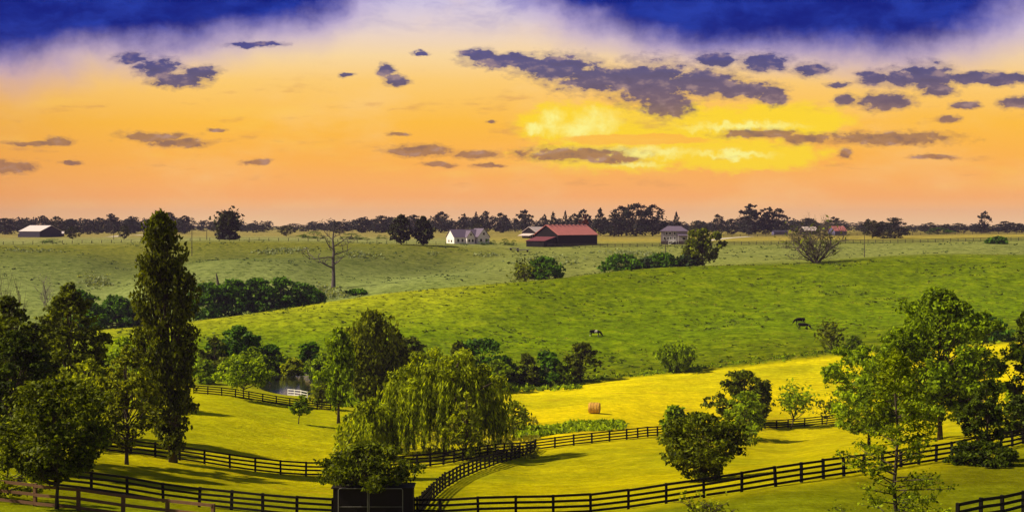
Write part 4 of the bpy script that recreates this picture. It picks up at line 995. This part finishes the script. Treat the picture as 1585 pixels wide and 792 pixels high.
lr = MB(); lr.slab([(-8, 1.0, 2.5), (-.02, 1.0, 4.25), (-.02, 12, 4.25), (-8, 12, 2.5)], .1); lr.build('lean_to_roof', ROOFR, lto)
# small barn behind
sb, _ = gable('small_barn', 'smaller dark barn with a pink roof partly behind the red roofed one', 'barn', 829, 800, R(52), 18, 9.5, 3.6, 6.4, BARNW, PINK)
for y_ in (3.0, 6.0): window(sb, 0, y_, 1.4, 1.5, 1.4, 'side')
ls = MB(); ls.slab([(-5, .5, 1.6), (-.02, .5, 2.8), (-.02, 9, 2.8), (-5, 9, 1.6)], .1); ls.build('lean_to_roof', PINK, sb)
# left barn with a white roof
lb, _ = gable('white_roofed_barn', 'dark barn with a white metal roof at the far left', 'barn', 30, 812, R(-26), 15.5, 17, 3.4, 6.6, plain('barn_blue', (.03, .025, .055), .8), plain('roof_white', (.66, .56, .58), .4, .05, 1), over=.5)
ll = MB(); ll.box((-2.2, 7, .6), (4, 8, 2.6)); l2 = ll.build('side_shed', MATS['barn_blue'], lb)
lq = MB(); lq.slab([(-4.5, 2.8, 2.0), (-.02, 2.8, 2.7), (-.02, 11.2, 2.7), (-4.5, 11.2, 2.0)], .1); lq.build('side_shed_roof', MATS['roof_white'], l2)
sh, _ = gable('small_shed', 'small low shed with a pale roof right of the white roofed barn', 'shed', 83, 840, R(10), 5.5, 4.5, 1.9, 3.0, BARNW, MATS['roof_white'])
# white house with gables
wh = empty('white_house', W3(703, 636), R(28), label='white house with a slate roof and two front gables, left of the barn', cat='house')
def box_gable(root, x0, x1, y0, y1, eave, ridge, axis, wall, roof, over=.35):
    """axis 'x': ridge along x; axis 'y': ridge along y (gable shows at the front)"""
    mb = MB(); mb.box(((x0+x1)/2, (y0+y1)/2, (eave-1)/2), (x1-x0, y1-y0, eave+1))
    rf = MB(); o = over
    if axis == 'x':
        m_ = (y0+y1)/2; s_ = (ridge-eave)/(m_-y0)
        for x in (x0, x1): mb.slab([(x, y0, eave), (x, m_, ridge), (x, y1, eave)] if x == x0 else [(x, y1, eave), (x, m_, ridge), (x, y0, eave)], .1)
        rf.slab([(x0-o, y0-o, eave-s_*o+.12), (x1+o, y0-o, eave-s_*o+.12), (x1+o, m_, ridge+.12), (x0-o, m_, ridge+.12)], .1)
        rf.slab([(x1+o, y1+o, eave-s_*o+.12), (x0-o, y1+o, eave-s_*o+.12), (x0-o, m_, ridge+.12), (x1+o, m_, ridge+.12)], .1)
    else:
        m_ = (x0+x1)/2; s_ = (ridge-eave)/(m_-x0)
        for y in (y0, y1): mb.slab([(x1, y, eave), (m_, y, ridge), (x0, y, eave)] if y == y0 else [(x0, y, eave), (m_, y, ridge), (x1, y, eave)], .1)
        rf.slab([(x0-o, y0-o, eave-s_*o+.12), (m_, y0-o, ridge+.12), (m_, y1+o, ridge+.12), (x0-o, y1+o, eave-s_*o+.12)][::-1], .1)
        rf.slab([(x1+o, y1+o, eave-s_*o+.12), (m_, y1+o, ridge+.12), (m_, y0-o, ridge+.12), (x1+o, y0-o, eave-s_*o+.12)][::-1], .1)
    w_ = mb.build('wall', wall, root); r_ = rf.build('roof', roof, root); return w_, r_
box_gable(wh, 0, 15.5, 0, 9, 3.1, 6.6, 'x', WHITEW, SLATE)
box_gable(wh, 6.2, 10.6, -1.8, 4.4, 3.1, 5.9, 'y', WHITEW, SLATE)
box_gable(wh, 12.0, 18.4, -2.6, 7.4, 3.2, 7.0, 'y', WHITEW, SLATE)
for (x_, y_, z_, w_, h_) in ((2.2, 0, 1.5, 1.1, 1.4), (4.6, 0, 1.5, 1.1, 1.4), (7.4, -1.8, 1.4, .9, 1.3), (9.4, -1.8, 1.4, .9, 1.3), (8.4, -1.8, 4.2, .8, .9), (13.6, -2.6, 1.5, 1.1, 1.4), (16.6, -2.6, 1.5, 1.1, 1.4), (15.2, -2.6, 4.6, 1.0, 1.1)):
    window(wh, x_, y_, z_, w_, h_)
window(wh, 0, 3, 1.2, 1.4, 1.1, 'side'); window(wh, 0, 6, 1.2, 1.1, 1.1, 'side')
pd = MB(); pd.box((11.3, -.07, 1.0), (1.0, .14, 2.1)); pd.build('door', SLATE, wh)
ch = MB(); ch.box((4.5, 5.5, 6.8), (.9, .9, 1.6)); ch.build('chimney', BRICK, wh)
wh.scale = (.9, .9, .95)
# grey two storey house
gh = empty('grey_house', W3(1023, 645), R(-6), label='two storey grey house with a white outside stair, by the olive tree', cat='house')
mb = MB(); mb.box((6, 4.5, 3.6), (12, 9, 4.6)); mb.build('wall', GREYW, gh)
mb = MB(); mb.box((6, 4.5, .15), (12.04, 9.04, 2.28)); mb.build('basement', BRICK, gh)
mb = MB(); e = .5
for pts in ([(-e, -e, 5.9), (12+e, -e, 5.9), (9, 4.5, 8.2), (3, 4.5, 8.2)], [(12+e, 9+e, 5.9), (-e, 9+e, 5.9), (3, 4.5, 8.2), (9, 4.5, 8.2)], [(12+e, -e, 5.9), (12+e, 9+e, 5.9), (9, 4.5, 8.2)], [(-e, 9+e, 5.9), (-e, -e, 5.9), (3, 4.5, 8.2)]): mb.slab(pts, .12)
mb.build('roof', SLATE, gh)
for x_ in (2.6, 4.1, 6.2): window(gh, x_, 0, 4.9, .8, 1.3)
for x_ in (1.6, 3.2, 4.4, 6.2): window(gh, x_, 0, 2.7, .8, 1.2)
window(gh, 10.4, 0, 2.6, 1.5, 1.0)
mb = MB(); mb.box((5.2, -1.3, 1.35), (3.6, 2.4, .16))
for x_ in (3.5, 6.9): mb.box((x_, -2.4, .5), (.2, .2, 1.7))
for z_ in (1.9, 2.4): mb.box((5.2, -2.45, z_), (3.6, .08, .1))
mb.build('porch_deck', TRIM, gh)
mb = MB()
for i in range(8): mb.box((6.2-i*.42-.4, -2.9, 1.2-i*.24), (.44, 1.0, .1))
mb.beam((6.0, -3.45, 1.3), (2.8, -3.45, -.6), .1, .3); mb.beam((6.0, -3.45, 2.2), (2.8, -3.45, .35), .08, .12)
mb.build('stair', TRIM, gh)
mb = MB(); mb.slab([(7.6, -2.2, 3.9), (12.2, -2.2, 3.9), (12.2, -.02, 4.5), (7.6, -.02, 4.5)], .1); pr = mb.build('porch_roof', SLATE, gh)
mb = MB()
for x_ in (7.8, 12.0): mb.box((x_, -2.0, 1.6), (.16, .16, 4.5))
mb.build('porch_post', TRIM, pr)
ch = MB(); ch.box((9.5, 6.5, 8.2), (.9, .9, 1.6)); ch.build('chimney', BRICK, gh)
# red roofed building behind the bare tree, and a low blue one
rb, _ = gable('red_roofed_house', 'small far house with a bright red roof behind the wide bare tree', 'house', 1292, 900, R(18), 8.5, 8, 2.8, 5.6, plain('wall_blue', (.10, .09, .2), .8), plain('roof_brightred', (.42, .14, .14), .5, .1, 1))
rb2, _ = gable('pale_roofed_house', 'small far house with a pale pink roof behind the left of the bare tree', 'house', 1246, 920, R(14), 9, 8, 2.8, 5.2, BARNW, PINK)
bb, _ = gable('low_stable', 'low dark blue stable before the wood left of the bare tree', 'stable', 1198, 920, R(4), 9, 6, 2.0, 3.0, MATS['wall_blue'], MATS['barn_blue'])

# farm wagons by the barn
def wagon(px, D, rz, label, L=5.0):
    root = empty('farm_wagon', W3(px, D), rz, label=label, cat='wagon', group='flat farm wagons')
    mb = MB(); mb.box((0, 0, .95), (L, 2.0, .14)); mb.build('bed', plain('wagon_bed', (.30, .28, .30), .7), root)
    mb = MB(); mb.box((0, 0, .78), (L*.9, .3, .18)); mb.beam((-L/2, 0, .7), (-L/2-1.6, 0, .45), .12, .12); mb.build('chassis', BRICK, root)
    for x_ in (-L*.33, L*.33):
        for y_ in (-.85, .85):
            w_ = MB(); w_.tube([(x_, y_-.12, .38), (x_, y_+.12, .38)], [.38, .38], 14); w_.build('wheel', BLK, root)
wagon(796, 596, R(4), 'shorter flat farm wagon in the pasture below the white house', 4.4)
wagon(809, 590, R(-3), 'longer flat farm wagon just in front of the barn lean-to', 6)
# round hay bale
def bale():
    D = dist(920, 640); root = empty('hay_bale', W3(920, D), R(-14), label='single round bale of hay lying in the mown yellow field', cat='hay bale')
    m, t, p = newmat('hay'); tcn = t.node('ShaderNodeTexCoord')
    nz = t.noise(t.vmath('MULTIPLY', tcn.outputs['Object'], (9, 2, 2)), 2.0, 5, .7)
    t.put(p.inputs['Base Color'], t.mix(t.sstep(nz, .3, .7), (.22, .09, .01, 1), (.80, .46, .06, 1))); p.inputs['Roughness'].default_value = .9
    rg = np.random.default_rng(4); r = .95; mb = MB(); xs = [-.92, -.9, -.6, -.2, .2, .6, .9, .92]; rr = [.3, .9, .95, .96, .95, .96, .92, .3]
    n = 28; k0 = 0
    for x_, q in zip(xs, rr):
        for j in range(n):
            a_ = 2*math.pi*j/n; rad = r*q*(1+rg.normal(0, .008)); mb.v.append((x_, rad*math.cos(a_), max(.0, r*.97+rad*math.sin(a_))))
    for i in range(len(xs)-1):
        for j in range(n): mb.f.append((i*n+j, i*n+(j+1) % n, (i+1)*n+(j+1) % n, (i+1)*n+j))
    mb.f.append(tuple(range(n))[::-1]); mb.f.append(tuple((len(xs)-1)*n+j for j in range(n)))
    mb.build('hay_roll', m, root)
    s_ = MB()
    for x_ in (-.5, 0, .5):
        s_.tube([(x_, r*.985*math.cos(a_), r*.97+r*.985*math.sin(a_)) for a_ in np.linspace(-.9, math.pi+.9, 20)], [.025]*20, 4)
    s_.build('twine', plain('twine', (.35, .18, .06), .8), root)
bale()

# cows
def cow_mesh(seed):
    me = bpy.data.meshes.new('body'); V_ = []; E_ = []; Rr = []
    def add(p, r, par=None):
        V_.append(p); Rr.append(r)
        if par is not None: E_.append((par, len(V_)-1))
        return len(V_)-1
    hip = add((-.75, 0, 1.12), (.30, .36)); belly = add((-.2, 0, 1.02), (.36, .40), hip); mid = add((.3, 0, 1.02), (.35, .40), belly); sh_ = add((.72, 0, 1.08), (.27, .36), mid)
    nk = add((1.05, 0, .95), (.18, .24), sh_); nk2 = add((1.30, 0, .62), (.13, .17), nk); hd = add((1.45, .02, .40), (.12, .15), nk2); mz = add((1.58, .02, .14), (.08, .09), hd)
    for s_ in (-1, 1): add((1.38, s_*.24, .55), (.035, .06), nk2)
    rump = add((-1.0, 0, 1.12), (.20, .26), hip); tl = add((-1.12, 0, .95), (.04, .04), rump); add((-1.14, 0, .45), (.03, .03), tl)
    for x_, s_, f in ((-.85, -1, .1), (-.85, 1, -.12)):
        a_ = add((x_+.02, s_*.2, .85), (.16, .2), hip); k_ = add((x_+.12, s_*.22, .66), (.09, .12), a_); h_ = add((x_-.06+f, s_*.22, .42), (.06, .07), k_); add((x_+f, s_*.22, .03), (.06, .06), h_)
    for x_, s_, f in ((.68, -1, -.1), (.68, 1, .14)):
        a_ = add((x_, s_*.18, .78), (.12, .14), sh_); k_ = add((x_+f*.5, s_*.2, .42), (.065, .07), a_); add((x_+f, s_*.2, .03), (.06, .06), k_)
    me.from_pydata(V_, E_, []); me.update(); o = bpy.data.objects.new('tmp', me); COL.objects.link(o)
    m_ = o.modifiers.new('s', 'SKIN'); o.modifiers.new('b', 'SUBSURF').levels = 1
    for i, r in enumerate(Rr): me.skin_vertices[0].data[i].radius = r
    me.skin_vertices[0].data[0].use_root = True
    dg = bpy.context.evaluated_depsgraph_get(); out = bpy.data.meshes.new_from_object(o.evaluated_get(dg)); bpy.data.objects.remove(o)
    out.polygons.foreach_set('use_smooth', [True]*len(out.polygons)); return out
def hide(name, off, thr):
    m, t, p = newmat(name); tcn = t.node('ShaderNodeTexCoord')
    nz = t.noise(t.vmath('ADD', tcn.outputs['Object'], off), 1.1, 2)
    s_ = t.node('ShaderNodeSeparateXYZ'); t.l.new(tcn.outputs['Object'], s_.inputs[0])
    low = t.sstep(s_.outputs[2], .5, .3, 0, .12)
    k = t.sstep(t.math('ADD', nz, low), thr, thr+.02)
    t.put(p.inputs['Base Color'], t.mix(k, (.004, .004, .004, 1), (.65, .6, .58, 1))); p.inputs['Roughness'].default_value = .9; p.inputs['Specular IOR Level'].default_value = .1
    return m
cme = cow_mesh(1)
def cow(px, py, rz, label, m):
    D = dist(px, py, 320); root = empty('cow', W3(px, D), rz, label=label, cat='cow', group='cows grazing on the green hill')
    me = cme.copy(); o = link('body', me, m, root)
    e = MB(); e.box((1.50, -.115, .42), (.03, .02, .03)); e.box((1.50, .155, .42), (.03, .02, .03)); e.build('eye', BLK, root)
    for o in root.children: o.scale = (1.25, 1.25, 1.25)
cow(921, 521, R(5), 'single black and white cow grazing alone in the middle of the green hill', hide('hide_a', (3, 1, 0), .57))
cow(1238, 502, R(188), 'upper left one of the two dark grazing cows on the right of the hill', hide('hide_b', (8, 2, 5), .74))
cow(1244, 510, R(-8), 'lower right one of the two dark grazing cows on the right of the hill', hide('hide_c', (1, 7, 3), .72))

# dark shed with pipe gate at the bottom
sx0 = W3(514, 95.2); sx1 = W3(640, 95.2); zg = min(sx0[2], sx1[2], hz(575, 95.2)); wS = sx1[0]-sx0[0]
shed = empty('animal_shed', (sx0[0], 95.2, zg), label='low black board shed with pale pipe gates under the dark bush, at the bottom', cat='shed')
SHW = boards('shed_wall', (.012, .009, .009), .2)
top = ZC-(753-HZ)/F*95.2-zg
mb = MB(); mb.box((wS/2, .8, top/2-.15), (wS-.1, 1.4, top+.1)); mb.build('wall', SHW, shed)
mb = MB(); mb.slab([(-.05, -.15, top-.03), (wS+.05, -.15, top-.03), (wS+.05, 1.6, top+.02), (-.05, 1.6, top+.02)], .07); mb.build('roof', SHW, shed)
PIPE = plain('pipe_grey', (.20, .19, .18), .45, .1, 3)
for x0, x1, lbl in ((.45, 2.4, 'gate'), (2.5, 4.75, 'gate')):
    g_ = MB(); hh = top-.06; g_.tube([(x0, -.24, 0), (x0, -.24, hh-.1), (x0+.08, -.24, hh), (x1-.08, -.24, hh), (x1, -.24, hh-.1), (x1, -.24, 0)], [.024]*6, 6)
    for z_ in (.5, 1.0): g_.tube([(x0, -.24, z_), (x1, -.24, z_)], [.014, .014], 5)
    g_.build(lbl, PIPE, shed)

# ------------------------------------------------------------------ the air
hb = MB(); z0, z1 = -2.5, ZC+28; hb.box((0, 1530, (z0+z1)/2), (9600, 3560, z1-z0))
m = bpy.data.materials.new('haze'); m.use_nodes = True; t = NT(m.node_tree); t.n.remove(t.n['Principled BSDF'])
pv = t.node('ShaderNodeVolumePrincipled'); pv.inputs['Color'].default_value = (.40, .32, .60, 1); pv.inputs['Density'].default_value = .00010
pv.inputs['Anisotropy'].default_value = 0.0
t.l.new(pv.outputs[0], t.n['Material Output'].inputs['Volume'])
hazeo = hb.build('haze', m); tag(hazeo, 'thin evening haze lying over the whole valley', 'haze', kind='stuff')
SC.cycles.volume_bounces = 0
SC.cycles.max_bounces = 5; SC.cycles.transparent_max_bounces = 4
